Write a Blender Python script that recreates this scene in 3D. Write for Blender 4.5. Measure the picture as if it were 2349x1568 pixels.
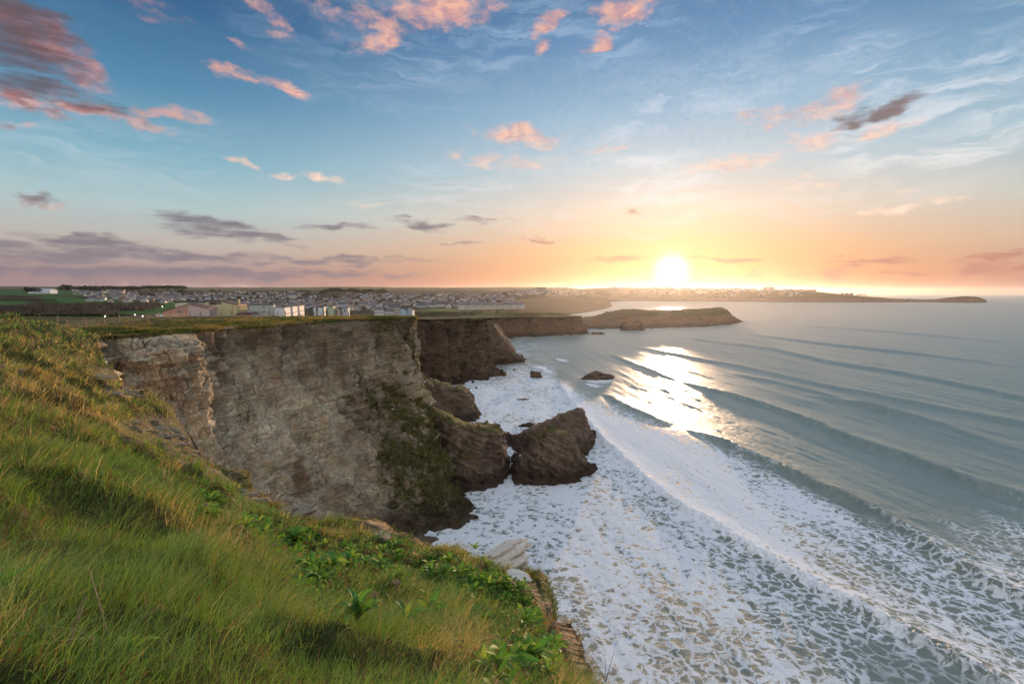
import bpy, bmesh, math, random
import numpy as np

for _o in list(bpy.data.objects):
    bpy.data.objects.remove(_o)
random.seed(4)
rng = np.random.default_rng(7)
sc = bpy.context.scene
col = sc.collection
R = math.radians

# ------------------------------------------------------------------ camera
EYE = 45.0                                  # metres above the sea
F, CX, CY = 1174.5, 1174.5, 784.0
PITCH = math.atan(113.0 / F)
cam_d = bpy.data.cameras.new('camera')
cam_d.lens, cam_d.sensor_width = 18.0, 36.0
cam_d.clip_start, cam_d.clip_end = 0.05, 90000.0
cam = bpy.data.objects.new('camera', cam_d)
cam.location = (0, 0, EYE)
cam.rotation_euler = (math.pi / 2 - PITCH, 0, 0)
col.objects.link(cam)
sc.camera = cam

# ------------------------------------------------------------------ exposure
sc.view_settings.view_transform = 'Standard'
sc.view_settings.look = 'None'
sc.view_settings.exposure = 0.62
sc.view_settings.gamma = 1.0
sc.view_settings.use_curve_mapping = False
sc.cycles.use_denoising = True
try:
    sc.cycles.denoiser = 'OPENIMAGEDENOISE'
    sc.cycles.denoising_input_passes = 'RGB_ALBEDO_NORMAL'
except Exception:
    pass
sc.cycles.use_adaptive_sampling = True
sc.cycles.adaptive_threshold = 0.025
sc.cycles.adaptive_min_samples = 12
sc.cycles.max_bounces = 5
sc.cycles.diffuse_bounces = 2
sc.cycles.glossy_bounces = 2
sc.cycles.transmission_bounces = 4
sc.cycles.volume_bounces = 1
sc.cycles.sample_clamp_indirect = 6.0

# ------------------------------------------------------------------ node helpers
def lin(r, g, b):
    f = lambda c: c / 255 / 12.92 if c / 255 <= 0.04045 else ((c / 255 + 0.055) / 1.055) ** 2.4
    return (f(r), f(g), f(b), 1.0)

def nd(t, typ, ins=None, **props):
    n = t.nodes.new(typ)
    for k, v in props.items():
        setattr(n, k, v)
    for k, v in (ins or {}).items():
        s = n.inputs[k]
        if isinstance(v, bpy.types.NodeSocket):
            t.links.new(v, s)
        else:
            if isinstance(v, (int, float)) and s.type == 'RGBA':
                v = (v, v, v, 1)
            s.default_value = v
    return n

def mth(t, op, a, b=0.0, c=0.0, clamp=False):
    return nd(t, 'ShaderNodeMath', {0: a, 1: b, 2: c}, operation=op, use_clamp=clamp).outputs[0]

def mixc(t, f, a, b, mode='MIX'):
    n = nd(t, 'ShaderNodeMix', {0: f, 6: a, 7: b}, data_type='RGBA', blend_type=mode)
    return n.outputs[2]

def ramp(t, f, stops, interp='LINEAR'):
    n = nd(t, 'ShaderNodeValToRGB', {0: f})
    cr = n.color_ramp
    cr.interpolation = interp
    while len(cr.elements) < len(stops):
        cr.elements.new(1.0)
    for e, (p, c) in zip(cr.elements, stops):
        e.position = p
        e.color = c if isinstance(c, tuple) else (c, c, c, 1)
    return n.outputs[0]

def rng_map(t, v, a, b, c=0.0, d=1.0, smooth=True):
    return nd(t, 'ShaderNodeMapRange', {0: v, 1: a, 2: b, 3: c, 4: d},
              interpolation_type='SMOOTHSTEP' if smooth else 'LINEAR').outputs[0]

def noise(t, vec, scale, detail=4.0, rough=0.55, dist=0.0, out=0, dim='3D'):
    return nd(t, 'ShaderNodeTexNoise', noise_dimensions=dim, ins={'Vector': vec, 'Scale': scale, 'Detail': detail,
                                       'Roughness': rough, 'Distortion': dist}).outputs[out]

def mapping(t, vec, loc=(0, 0, 0), rot=(0, 0, 0), scale=(1, 1, 1), kind='POINT'):
    return nd(t, 'ShaderNodeMapping', {0: vec, 1: loc, 2: rot, 3: scale}, vector_type=kind).outputs[0]

# ------------------------------------------------------------------ sky and sun
SUN_EL = R(2.3)
SUN_AZ = math.atan2((1540 - CX) / F, math.cos(PITCH) + (CY - 625) / F * math.sin(PITCH))
SUN = (math.sin(SUN_AZ) * math.cos(SUN_EL), math.cos(SUN_AZ) * math.cos(SUN_EL), math.sin(SUN_EL))
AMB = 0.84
world = bpy.data.worlds.new('World')
sc.world = world
world.use_nodes = True
wt = world.node_tree
wt.nodes.clear()
tc = nd(wt, 'ShaderNodeTexCoord').outputs['Generated']
nrm = nd(wt, 'ShaderNodeVectorMath', {0: tc}, operation='NORMALIZE').outputs[0]
sx = nd(wt, 'ShaderNodeSeparateXYZ', {0: nrm})
az = mth(wt, 'ARCTAN2', sx.outputs[0], sx.outputs[1])
el = mth(wt, 'ARCSINE', sx.outputs[2])
elp = mth(wt, 'MAXIMUM', el, 0.0)
elf = mth(wt, 'DIVIDE', elp, R(90))
D = lambda deg: deg / 90.0
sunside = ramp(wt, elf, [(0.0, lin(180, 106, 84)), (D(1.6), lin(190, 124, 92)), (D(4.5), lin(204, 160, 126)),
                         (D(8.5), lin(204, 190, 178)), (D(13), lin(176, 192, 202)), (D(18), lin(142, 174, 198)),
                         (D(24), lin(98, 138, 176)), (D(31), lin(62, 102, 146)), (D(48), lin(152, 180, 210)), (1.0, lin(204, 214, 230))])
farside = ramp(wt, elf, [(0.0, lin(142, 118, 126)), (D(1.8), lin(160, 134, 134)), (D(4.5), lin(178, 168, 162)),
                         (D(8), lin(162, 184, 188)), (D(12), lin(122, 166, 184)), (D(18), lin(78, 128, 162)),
                         (D(25), lin(42, 88, 130)), (D(31), lin(32, 72, 112)), (D(48), lin(152, 180, 210)), (1.0, lin(204, 214, 230))])  # both ramps: sky above the view brightened to light the foreground
dots = nd(wt, 'ShaderNodeVectorMath', {0: nrm, 1: SUN}, operation='DOT_PRODUCT').outputs['Value']
ang = mth(wt, 'ARCCOSINE', mth(wt, 'MINIMUM', dots, 0.999999))
daz = mth(wt, 'ABSOLUTE', mth(wt, 'SUBTRACT', az, SUN_AZ))
side = rng_map(wt, daz, R(4), R(52))
base = mixc(wt, side, sunside, farside)
# unseen sky behind the camera: pale pink belt, brightened to light foreground and cliff
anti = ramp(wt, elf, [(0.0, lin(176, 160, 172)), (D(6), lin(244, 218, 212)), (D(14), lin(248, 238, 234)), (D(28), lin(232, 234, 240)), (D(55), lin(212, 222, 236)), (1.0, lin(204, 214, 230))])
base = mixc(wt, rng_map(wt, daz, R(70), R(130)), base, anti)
nish = nd(wt, 'ShaderNodeTexSky', sky_type='NISHITA', sun_disc=False, sun_elevation=SUN_EL, sun_rotation=SUN_AZ,
          altitude=45.0, air_density=1.0, dust_density=1.5, ozone_density=1.2).outputs[0]
nish_s = nd(wt, 'ShaderNodeVectorMath', {0: nish, 3: 0.10}, operation='SCALE').outputs[0]
base = mixc(wt, 0.12, base, nish_s)

# --- clouds: placed by direction on the dome, ragged by noise, thin cirrus and a bank over the land
azel = nd(wt, 'ShaderNodeCombineXYZ', {0: az, 1: el, 2: 0.0}).outputs[0]
wnoise = noise(wt, mapping(wt, azel, scale=(1, 2.2, 1)), 9.0, 4.0, 0.6, 0.0, out=1, dim='2D')
warp = nd(wt, 'ShaderNodeVectorMath', {0: wnoise, 1: (0.5, 0.5, 0.5)}, operation='SUBTRACT').outputs[0]
warp = nd(wt, 'ShaderNodeVectorMath', {0: warp, 1: (0.10, 0.05, 0.0)}, operation='MULTIPLY').outputs[0]
azw = nd(wt, 'ShaderNodeVectorMath', {0: azel, 1: warp}, operation='ADD').outputs[0]

def skydir(u, v):
    xc, yc = (u - CX) / F, (CY - v) / F
    y = math.cos(PITCH) + yc * math.sin(PITCH)
    z = -math.sin(PITCH) + yc * math.cos(PITCH)
    return math.atan2(xc, y), math.atan2(z, math.hypot(xc, y))

def blobs(lst, after=None):
    acc, prev = None, after
    for (u, v, hw, hh, tilt, amt) in lst:
        a0, e0 = skydir(u, v)
        a1, e1 = skydir(u + hw, v)
        a2, e2 = skydir(u, v - hh)
        src = azw
        if prev is not None:      # one blob after the other, so that the shader keeps few values at a time
            src = nd(wt, 'ShaderNodeVectorMath', {0: prev, 1: (1e-6, 1e-6, 0), 2: azw}, operation='MULTIPLY_ADD').outputs[0]
        q = mapping(wt, src, loc=(a0, e0, 0), rot=(0, 0, R(tilt)), scale=(abs(a1 - a0), abs(e2 - e0), 1), kind='TEXTURE')
        ln = nd(wt, 'ShaderNodeVectorMath', {0: q}, operation='LENGTH').outputs['Value']
        m = rng_map(wt, ln, 1.25, 0.05, 0.0, amt)
        acc = m if acc is None else mth(wt, 'MAXIMUM', acc, m)
        prev = acc
    return acc
lit = blobs([(1010, 20, 150, 60, 0, 1.0), (880, 85, 70, 55, 20, .95), (840, 40, 60, 60, 0, .5), (1430, 25, 95, 48, 5, 1.0),
             (1258, 55, 70, 30, 25, .85), (1240, 112, 32, 24, 10, .95), (1358, 100, 42, 26, 20, .8), (1130, 8, 60, 30, 0, .6),
             (535, 165, 60, 20, -8, .8), (645, 197, 75, 26, -12, .85), (560, 98, 55, 14, -5, .5),
             (600, 30, 80, 34, -35, .42), (330, 15, 150, 26, 0, .35), (740, 30, 90, 60, -30, .3),
             (1200, 312, 125, 30, -6, .95), (1150, 372, 170, 26, -4, .5), (1400, 342, 90, 16, 6, .4),
             (1680, 375, 150, 24, 5, .7), (1760, 268, 110, 34, -4, .6), (1870, 320, 110, 34, -6, .75), (1900, 240, 110, 44, 10, .75),
             (2030, 292, 100, 30, 10, .7), (1800, 415, 90, 14, 0, .5), (1850, 432, 120, 14, 0, .5),
             (570, 375, 45, 13, -8, .6), (650, 402, 60, 16, -3, .7), (745, 404, 60, 20, -5, .8), (740, 392, 25, 10, 0, .6),
             (1490, 492, 110, 16, 2, .8), (1470, 536, 80, 9, -2, .6), (2040, 478, 90, 12, 2, .75), (2130, 464, 90, 9, 3, .6), (2060, 447, 70, 9, 0, .4),
             (30, 290, 55, 22, 0, .6), (240, 258, 180, 30, -10, .95), (400, 268, 110, 22, 5, .85), (60, 225, 110, 48, -8, .9),
             (120, 110, 190, 75, -25, .85), (215, 150, 90, 40, -28, .9), (60, 455, 90, 14, -4, .6),
             (860, 470, 110, 10, 0, .35), (450, 655, 330, 14, 0, .35)])
drk = blobs([(60, 85, 200, 110, -25, .85), (20, 30, 130, 80, -10, .8), (90, 195, 150, 34, -8, .75), (230, 240, 150, 26, -12, .6),
             (2040, 248, 95, 24, 14, 1.0), (1960, 270, 60, 24, 10, .9), (60, 452, 80, 9, -4, .6),
             (500, 520, 160, 26, -4, .85), (210, 552, 190, 20, 0, .8), (560, 545, 170, 18, -3, .8), (780, 520, 110, 12, 2, .7),
             (960, 518, 90, 14, -3, .7), (1120, 502, 90, 11, 5, .65), (1060, 557, 70, 7, 0, .6), (1230, 548, 45, 7, 2, .5),
             (300, 585, 460, 22, 0, .78), (760, 598, 300, 12, 0, .7), (120, 620, 400, 24, 0, .78), (560, 625, 480, 18, 0, .8), (80, 590, 300, 20, 0, .6),
             (1440, 600, 170, 13, 2, .75), (1650, 592, 150, 9, 2, .65), (1450, 492, 36, 9, 4, .5),
             (1990, 600, 140, 15, 3, .85), (1930, 622, 70, 22, 0, .75), (2080, 628, 80, 13, 5, .75), (2290, 596, 120, 12, 3, .85), (2240, 625, 90, 20, 12, .85), (2340, 628, 60, 14, 3, .8),
             (1700, 628, 60, 14, 20, .4), (1830, 632, 50, 10, 5, .4)], lit)
# ragged edges and body texture
cn = noise(wt, mapping(wt, azel, scale=(1, 1.9, 1)), 26.0, 5.0, 0.64, 0.0, dim='2D')
cn2 = noise(wt, mapping(wt, azel, loc=(3, 1, 0), scale=(1, 7.0, 1)), 11.0, 5.0, 0.64, 0.0, dim='2D')
lit_m = rng_map(wt, mth(wt, 'ADD', lit, mth(wt, 'MULTIPLY', mth(wt, 'SUBTRACT', cn, 0.5), 1.75)), 0.0, 1.12)
lit_m = mth(wt, 'MULTIPLY', lit_m, rng_map(wt, lit, 0.02, 0.35))
drk_m = rng_map(wt, mth(wt, 'ADD', drk, mth(wt, 'MULTIPLY', mth(wt, 'SUBTRACT', cn2, 0.5), 1.7)), 0.0, 0.95)
drk_m = mth(wt, 'MULTIPLY', drk_m, rng_map(wt, drk, 0.02, 0.3))
# cirrus: stretched fibres, mostly over the seaward half and the zenith
cir = noise(wt, mapping(wt, azw, rot=(0, 0, R(-22)), scale=(1.2, 9.0, 1)), 5.0, 6.0, 0.66, 0.25, dim='2D')
cir2 = noise(wt, mapping(wt, azel, loc=(1.3, .4, 0), scale=(1, 2.2, 1)), 2.4, 2.0, 0.5, 0.0, dim='2D')
cir_m = mth(wt, 'MULTIPLY', rng_map(wt, cir, 0.38, 0.80), rng_map(wt, cir2, 0.36, 0.64))
cir_m = mth(wt, 'MULTIPLY', cir_m, rng_map(wt, el, R(5), R(12)))
cir_m = mth(wt, 'MULTIPLY', cir_m, rng_map(wt, az, R(-22), R(2), 0.25, 1.0))
base = mixc(wt, mth(wt, 'MULTIPLY', cir_m, 0.75), base, mixc(wt, rng_map(wt, el, R(8), R(26)), lin(232, 226, 222), lin(158, 182, 206)))
# colour of the lit clouds: cream near the sun and horizon, salmon higher up
lit_c = mixc(wt, rng_map(wt, el, R(7), R(22)), lin(238, 208, 184), lin(226, 170, 146))
lit_c = mixc(wt, rng_map(wt, az, R(-22), R(-42)), lit_c, lin(150, 98, 94))
drk_c = mixc(wt, rng_map(wt, el, R(1), R(14)), lin(116, 108, 120), lin(88, 76, 82))
drk_c = mixc(wt, rng_map(wt, daz, R(26), R(2)), drk_c, lin(188, 130, 100))
drk_c = mixc(wt, rng_map(wt, az, R(6), R(20)), drk_c, mixc(wt, rng_map(wt, el, R(4), R(12)), lin(168, 112, 100), lin(110, 88, 86)))
cn3 = noise(wt, mapping(wt, azw, loc=(5, 2, 0), scale=(1, 2.4, 1)), 34.0, 4.0, 0.6, 0.0, dim='2D')
lit_c = mixc(wt, rng_map(wt, cn3, 0.62, 0.36, 0.0, 0.75), lit_c, mixc(wt, rng_map(wt, el, R(7), R(22)), lin(222, 188, 176), lin(176, 132, 140)))
base = mixc(wt, mth(wt, 'MULTIPLY', lit_m, 0.90), base, lit_c)
base = mixc(wt, mth(wt, 'MULTIPLY', drk_m, 0.86), base, drk_c)
# the sun's own glare in the air around it
g1 = mth(wt, 'EXPONENT', mth(wt, 'MULTIPLY', mth(wt, 'POWER', mth(wt, 'DIVIDE', ang, R(1.2)), 2.0), -1.0))
g2 = mth(wt, 'EXPONENT', mth(wt, 'DIVIDE', ang, -R(2.6)))
g3 = mth(wt, 'EXPONENT', mth(wt, 'DIVIDE', ang, -R(11)))
def addglow(c, g, rgb, k):
    v = nd(wt, 'ShaderNodeVectorMath', {0: rgb, 3: mth(wt, 'MULTIPLY', g, k)}, operation='SCALE').outputs[0]
    return nd(wt, 'ShaderNodeVectorMath', {0: c, 1: v}, operation='ADD').outputs[0]
base = addglow(base, g1, (1.0, 0.88, 0.6), 2.6)
base = addglow(base, g2, (1.0, 0.64, 0.25), 0.25)
base = addglow(base, g3, (1.0, 0.60, 0.30), 0.02)
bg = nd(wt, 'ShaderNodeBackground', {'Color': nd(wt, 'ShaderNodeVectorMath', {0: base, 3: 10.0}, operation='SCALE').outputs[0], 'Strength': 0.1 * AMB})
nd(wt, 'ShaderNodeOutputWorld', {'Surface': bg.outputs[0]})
world.cycles.sampling_method = 'MANUAL'
world.cycles.sample_map_resolution = 1024

sun_d = bpy.data.lights.new('sun', 'SUN')
sun_d.energy = 4.0
sun_d.angle = R(0.8)
sun_d.color = (1.0, 0.64, 0.38)
sun_o = bpy.data.objects.new('sun', sun_d)
from mathutils import Vector
sun_o.rotation_euler = Vector(SUN).to_track_quat('Z', 'Y').to_euler()
sun_o.location = (100, 300, 120)
col.objects.link(sun_o)

# ------------------------------------------------------------------ geometry helpers
def ray(u, v):
    xc, yc = (u - CX) / F, (CY - v) / F
    dy = math.cos(PITCH) + yc * math.sin(PITCH)
    return xc / dy, (-math.sin(PITCH) + yc * math.cos(PITCH)) / dy

def at(u, v, Y):
    a, b = ray(u, v)
    return np.array((a * Y, Y, EYE + b * Y))

def level(u, v, z=0.0):
    a, b = ray(u, v)
    Y = (z - EYE) / b
    return np.array((a * Y, Y, z))

def view(x, y, z):
    """direction (u, v) in which a world point is seen from the photographer's spot; used to author zones"""
    c, s = math.cos(PITCH), math.sin(PITCH)
    zz = z - EYE
    d = y * c - zz * s
    return CX + F * x / d, CY - F * (y * s + zz * c) / d

_perm = rng.permutation(4096)
_grad = rng.normal(size=(4096, 3)); _grad /= np.linalg.norm(_grad, axis=1)[:, None]
def pn(p):
    p = np.asarray(p, float)
    i = np.floor(p).astype(np.int64)
    f = p - i
    w = f * f * f * (f * (f * 6 - 15) + 10)
    out = np.zeros(len(p))
    for dx in (0, 1):
        hx = _perm[(i[:, 0] + dx) & 4095]
        for dy in (0, 1):
            hy = _perm[(hx + i[:, 1] + dy) & 4095]
            for dz in (0, 1):
                g = _grad[_perm[(hy + i[:, 2] + dz) & 4095]]
                d = g[:, 0] * (f[:, 0] - dx) + g[:, 1] * (f[:, 1] - dy) + g[:, 2] * (f[:, 2] - dz)
                ww = (w[:, 0] if dx else 1 - w[:, 0]) * (w[:, 1] if dy else 1 - w[:, 1]) * (w[:, 2] if dz else 1 - w[:, 2])
                out += d * ww
    return out * 1.5

def fbm(p, octv=4, gain=0.5, ridged=False):
    p = np.asarray(p, float)
    a, s, out = 1.0, 1.0, 0.0
    for k in range(octv):
        n = pn(p * s + 17.3 * k)
        out = out + a * ((1 - 2 * np.abs(n)) if ridged else n)
        a *= gain; s *= 2.03
    return out

def ss(x, a, b):
    t = np.clip((np.asarray(x, float) - a) / (b - a), 0, 1)
    return t * t * (3 - 2 * t)

def mesh_np(name, V, faces, smooth=True):
    me = bpy.data.meshes.new(name)
    V = np.ascontiguousarray(V, dtype=np.float32)
    me.vertices.add(len(V)); me.vertices.foreach_set('co', V.ravel())
    faces = [np.asarray(f, np.int32) for f in faces if len(f)]
    loops = np.concatenate([f.ravel() for f in faces])
    starts, totals, o = [], [], 0
    for f in faces:
        k = f.shape[1]
        starts.append(o + np.arange(len(f)) * k); totals.append(np.full(len(f), k)); o += f.size
    me.loops.add(len(loops)); me.loops.foreach_set('vertex_index', loops)
    st = np.concatenate(starts).astype(np.int32)
    me.polygons.add(len(st)); me.polygons.foreach_set('loop_start', st)
    try:
        me.polygons.foreach_set('loop_total', np.concatenate(totals).astype(np.int32))
    except Exception:
        pass
    me.polygons.foreach_set('use_smooth', np.full(len(st), smooth, dtype=bool))
    me.update(calc_edges=True)
    me.validate()
    return me

def fattr(me, name, arr):
    me.attributes.new(name, 'FLOAT', 'POINT').data.foreach_set('value', np.ascontiguousarray(arr, np.float32))

def cattr(me, name, rgb):
    a = np.ones((len(rgb), 4), np.float32); a[:, :3] = rgb
    me.attributes.new(name, 'FLOAT_COLOR', 'POINT').data.foreach_set('color', a.ravel())

def grid_quads(n, m, closed=False):
    """n x m vertices, index i*m+j"""
    i = np.arange(n if closed else n - 1)[:, None]; j = np.arange(m - 1)[None, :]
    i2 = (i + 1) % n
    return np.stack([i * m + j, i2 * m + j, i2 * m + j + 1, i * m + j + 1], -1).reshape(-1, 4)

def grid_normals(P):
    du = np.gradient(P, axis=0); dv = np.gradient(P, axis=1)
    n = np.cross(du, dv); n /= np.linalg.norm(n, axis=2, keepdims=True) + 1e-9
    return n

def put(name, me, m, parent=None, label=None, cat=None, group=None, kind=None, loc=None):
    o = bpy.data.objects.new(name, me)
    col.objects.link(o)
    if m is not None and me is not None and len(me.materials) == 0:
        me.materials.append(m)
    if parent is not None:
        o.parent = parent
    if loc is not None:
        o.location = loc
    tag(o, label, cat, group, kind)
    return o

def tag(o, label=None, cat=None, group=None, kind=None):
    for k, v in (('label', label), ('category', cat), ('group', group), ('kind', kind)):
        if v:
            o[k] = v
    return o

def empty(name, loc, rz=0.0, label=None, cat=None, group=None):
    o = bpy.data.objects.new(name, None)
    o.empty_display_size = 0.3
    o.location = loc; o.rotation_euler = (0, 0, rz)
    col.objects.link(o)
    return tag(o, label, cat, group)

def material(name):
    m = bpy.data.materials.new(name); m.use_nodes = True
    t = m.node_tree; t.nodes.clear()
    out = t.nodes.new('ShaderNodeOutputMaterial')
    return m, t, out

def bsdf(t, out, **ins):
    b = nd(t, 'ShaderNodeBsdfPrincipled', {k.replace('_', ' '): v for k, v in ins.items()})
    t.links.new(b.outputs[0], out.inputs[0])
    return b

def objpos(t):
    return nd(t, 'ShaderNodeTexCoord').outputs['Object']

def plain(name, rgb, rough=0.7, var=0.12, scale=6.0, spec=0.3, metal=0.0):
    m, t, out = material(name)
    n = noise(t, objpos(t), scale, 4.0)
    c = mixc(t, rng_map(t, n, 0.3, 0.7, smooth=False), tuple(x * (1 - var) for x in rgb[:3]) + (1,), tuple(min(1, x * (1 + var)) for x in rgb[:3]) + (1,))
    bsdf(t, out, Base_Color=c, Roughness=rough, Specular_IOR_Level=spec, Metallic=metal)
    return m

# ------------------------------------------------------------------ rock and ground materials
def rock_material(name, a, b, c, streak=0.5, scale=1.0, veg=True, wet=True, gk=1.0, bedk=1.0):
    m, t, out = material(name)
    p = objpos(t)
    sp = nd(t, 'ShaderNodeSeparateXYZ', {0: p})
    # bedding: thin layers dipping across the face, crumpled by noise
    wv = noise(t, p, 0.16 * scale, 2.0, 0.6, 0, out=1)
    wv = nd(t, 'ShaderNodeVectorMath', {0: nd(t, 'ShaderNodeVectorMath', {0: wv, 1: (.5, .5, .5)}, operation='SUBTRACT').outputs[0], 3: 6.0}, operation='SCALE').outputs[0]
    pw = nd(t, 'ShaderNodeVectorMath', {0: p, 1: wv}, operation='ADD').outputs[0]
    bed = noise(t, mapping(t, pw, rot=(R(9), R(14), 0), scale=(0.22, 0.22, 3.0)), 1.0 * scale, 4.0, 0.65)
    n1 = noise(t, p, 0.22 * scale, 5.0, 0.62, 0.0)
    n2 = noise(t, mapping(t, p, loc=(31, 7, 3), scale=(1, 1, .42)), 0.11 * scale, 4.0, 0.6, 0.5)
    n3 = noise(t, p, 2.6 * scale, 4.0, 0.7)
    vs = noise(t, mapping(t, pw, scale=(1, 1, 0.10)), 0.5 * scale, 4.0, 0.65)
    cc = ramp(t, n1, [(0.30, b), (0.47, a), (0.58, a), (0.72, c)])
    cc = mixc(t, rng_map(t, n2, 0.52, 0.70), cc, tuple(x * y for x, y in zip(b[:3], (0.88, 0.78, 0.70))) + (1,))
    cc = mixc(t, mth(t, 'MULTIPLY', rng_map(t, n2, 0.42, 0.30), 0.45), cc, lin(150, 112, 78))
    cc = mixc(t, mth(t, 'MULTIPLY', rng_map(t, bed, 0.56, 0.68), 0.45 * bedk), cc, tuple(x * 0.42 for x in b[:3]) + (1,))
    cc = mixc(t, mth(t, 'MULTIPLY', rng_map(t, bed, 0.44, 0.34), 0.40 * bedk), cc, tuple(min(1, x * 1.45) for x in c[:3]) + (1,))
    cc = mixc(t, mth(t, 'MULTIPLY', rng_map(t, vs, 0.54, 0.70), streak), cc, tuple(x * 0.45 for x in b[:3]) + (1,))
    cc = mixc(t, mth(t, 'MULTIPLY', rng_map(t, n3, 0.52, 0.72), 0.35), cc, tuple(x * 0.5 for x in a[:3]) + (1,))
    ck = None
    for k_, (cs, th0) in enumerate(((0.42, 0.028), (1.25, 0.045))):
        dd = nd(t, 'ShaderNodeTexVoronoi', {'Vector': mapping(t, pw, loc=(k_ * 5, 0, 0), rot=(0, R(18), 0), scale=(1, 1, 0.55)), 'Scale': cs * scale}, feature='DISTANCE_TO_EDGE').outputs['Distance']
        c1 = rng_map(t, dd, 0.0, th0)
        ck = c1 if ck is None else mth(t, 'MULTIPLY', ck, mth(t, 'ADD', 0.45, mth(t, 'MULTIPLY', c1, 0.55)))
    ck = mth(t, 'MAXIMUM', ck, rng_map(t, n2, 0.44, 0.58))                    # cracks open only in the harder beds
    cc = mixc(t, mth(t, 'ADD', 0.55, mth(t, 'MULTIPLY', ck, 0.45)), tuple(x * 0.34 for x in b[:3]) + (1,), cc)
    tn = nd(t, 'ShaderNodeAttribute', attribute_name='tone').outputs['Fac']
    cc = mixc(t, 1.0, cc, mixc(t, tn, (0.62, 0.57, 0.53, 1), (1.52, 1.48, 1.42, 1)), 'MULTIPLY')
    if veg:
        va = nd(t, 'ShaderNodeAttribute', attribute_name='veg').outputs['Fac']
        vn = noise(t, p, 0.40 * scale, 6.0, 0.66)
        vm = rng_map(t, mth(t, 'ADD', va, mth(t, 'MULTIPLY', mth(t, 'SUBTRACT', vn, 0.5), 1.9)), 0.42, 0.68)
        gc = ramp(t, noise(t, p, 1.7 * scale, 4.0), [(0.32, (0.050 * gk, 0.046 * gk, 0.018 * gk, 1)), (0.50, (0.105 * gk, 0.098 * gk, 0.030 * gk, 1)), (0.66, (0.17 * gk, 0.155 * gk, 0.05 * gk, 1))])
        cc = mixc(t, vm, cc, gc)
    if wet:
        wz = mth(t, 'ADD', sp.outputs[2], mth(t, 'MULTIPLY', mth(t, 'SUBTRACT', n1, 0.5), 5.0))
        cc = mixc(t, rng_map(t, wz, 5.5, 2.0, 0.0, 0.72), cc, lin(48, 38, 34))
    h = mth(t, 'ADD', mth(t, 'ADD', mth(t, 'MULTIPLY', n1, 0.9), mth(t, 'MULTIPLY', ck, 0.25)), mth(t, 'ADD', mth(t, 'MULTIPLY', bed, 0.55 * bedk), mth(t, 'MULTIPLY', n3, 0.22)))
    h = mth(t, 'ADD', h, mth(t, 'MULTIPLY', noise(t, mapping(t, pw, scale=(1, 1, .5)), 0.75 * scale, 4.0, 0.7), 0.8))
    bp = nd(t, 'ShaderNodeBump', {'Height': h, 'Strength': 1.0, 'Distance': 1.1 / scale})
    b_ = bsdf(t, out, Base_Color=cc, Roughness=0.9, Specular_IOR_Level=0.15, Normal=bp.outputs[0])
    return m

M_cliff = rock_material('weathered_slate_cliff', (0.47, 0.395, 0.275, 1), (0.27, 0.22, 0.16, 1), (0.62, 0.555, 0.43, 1), 0.6)
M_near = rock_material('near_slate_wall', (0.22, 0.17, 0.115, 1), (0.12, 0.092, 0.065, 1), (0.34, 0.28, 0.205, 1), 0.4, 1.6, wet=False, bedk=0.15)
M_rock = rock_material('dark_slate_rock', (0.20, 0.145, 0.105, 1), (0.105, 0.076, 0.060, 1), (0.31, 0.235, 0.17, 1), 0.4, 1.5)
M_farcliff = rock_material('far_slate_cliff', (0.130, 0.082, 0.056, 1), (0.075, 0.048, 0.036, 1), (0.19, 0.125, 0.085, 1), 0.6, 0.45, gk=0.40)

def turf_material():
    m, t, out = material('turf_soil')
    p = objpos(t)
    c = ramp(t, noise(t, p, 1.3, 7.0, 0.65, 0.3), [(0.30, (0.022, 0.026, 0.008, 1)), (0.46, (0.060, 0.062, 0.018, 1)), (0.58, (0.105, 0.082, 0.026, 1)), (0.72, (0.16, 0.112, 0.045, 1))])
    va = nd(t, 'ShaderNodeAttribute', attribute_name='bare').outputs['Fac']
    rk = ramp(t, noise(t, p, 3.1, 6.0, 0.7), [(0.3, (0.05, 0.042, 0.022, 1)), (0.52, (0.14, 0.108, 0.062, 1)), (0.7, (0.30, 0.24, 0.16, 1))])
    bm_ = rng_map(t, mth(t, 'ADD', va, mth(t, 'MULTIPLY', mth(t, 'SUBTRACT', noise(t, p, 1.9, 6.0, 0.65), 0.5), 1.2)), 0.4, 0.62)
    c = mixc(t, bm_, c, rk)
    bp = nd(t, 'ShaderNodeBump', {'Height': noise(t, p, 4.0, 8.0, 0.7), 'Strength': 0.7, 'Distance': 0.18})
    bsdf(t, out, Base_Color=c, Roughness=0.95, Specular_IOR_Level=0.1, Normal=bp.outputs[0])
    return m
M_turf = turf_material()

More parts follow.
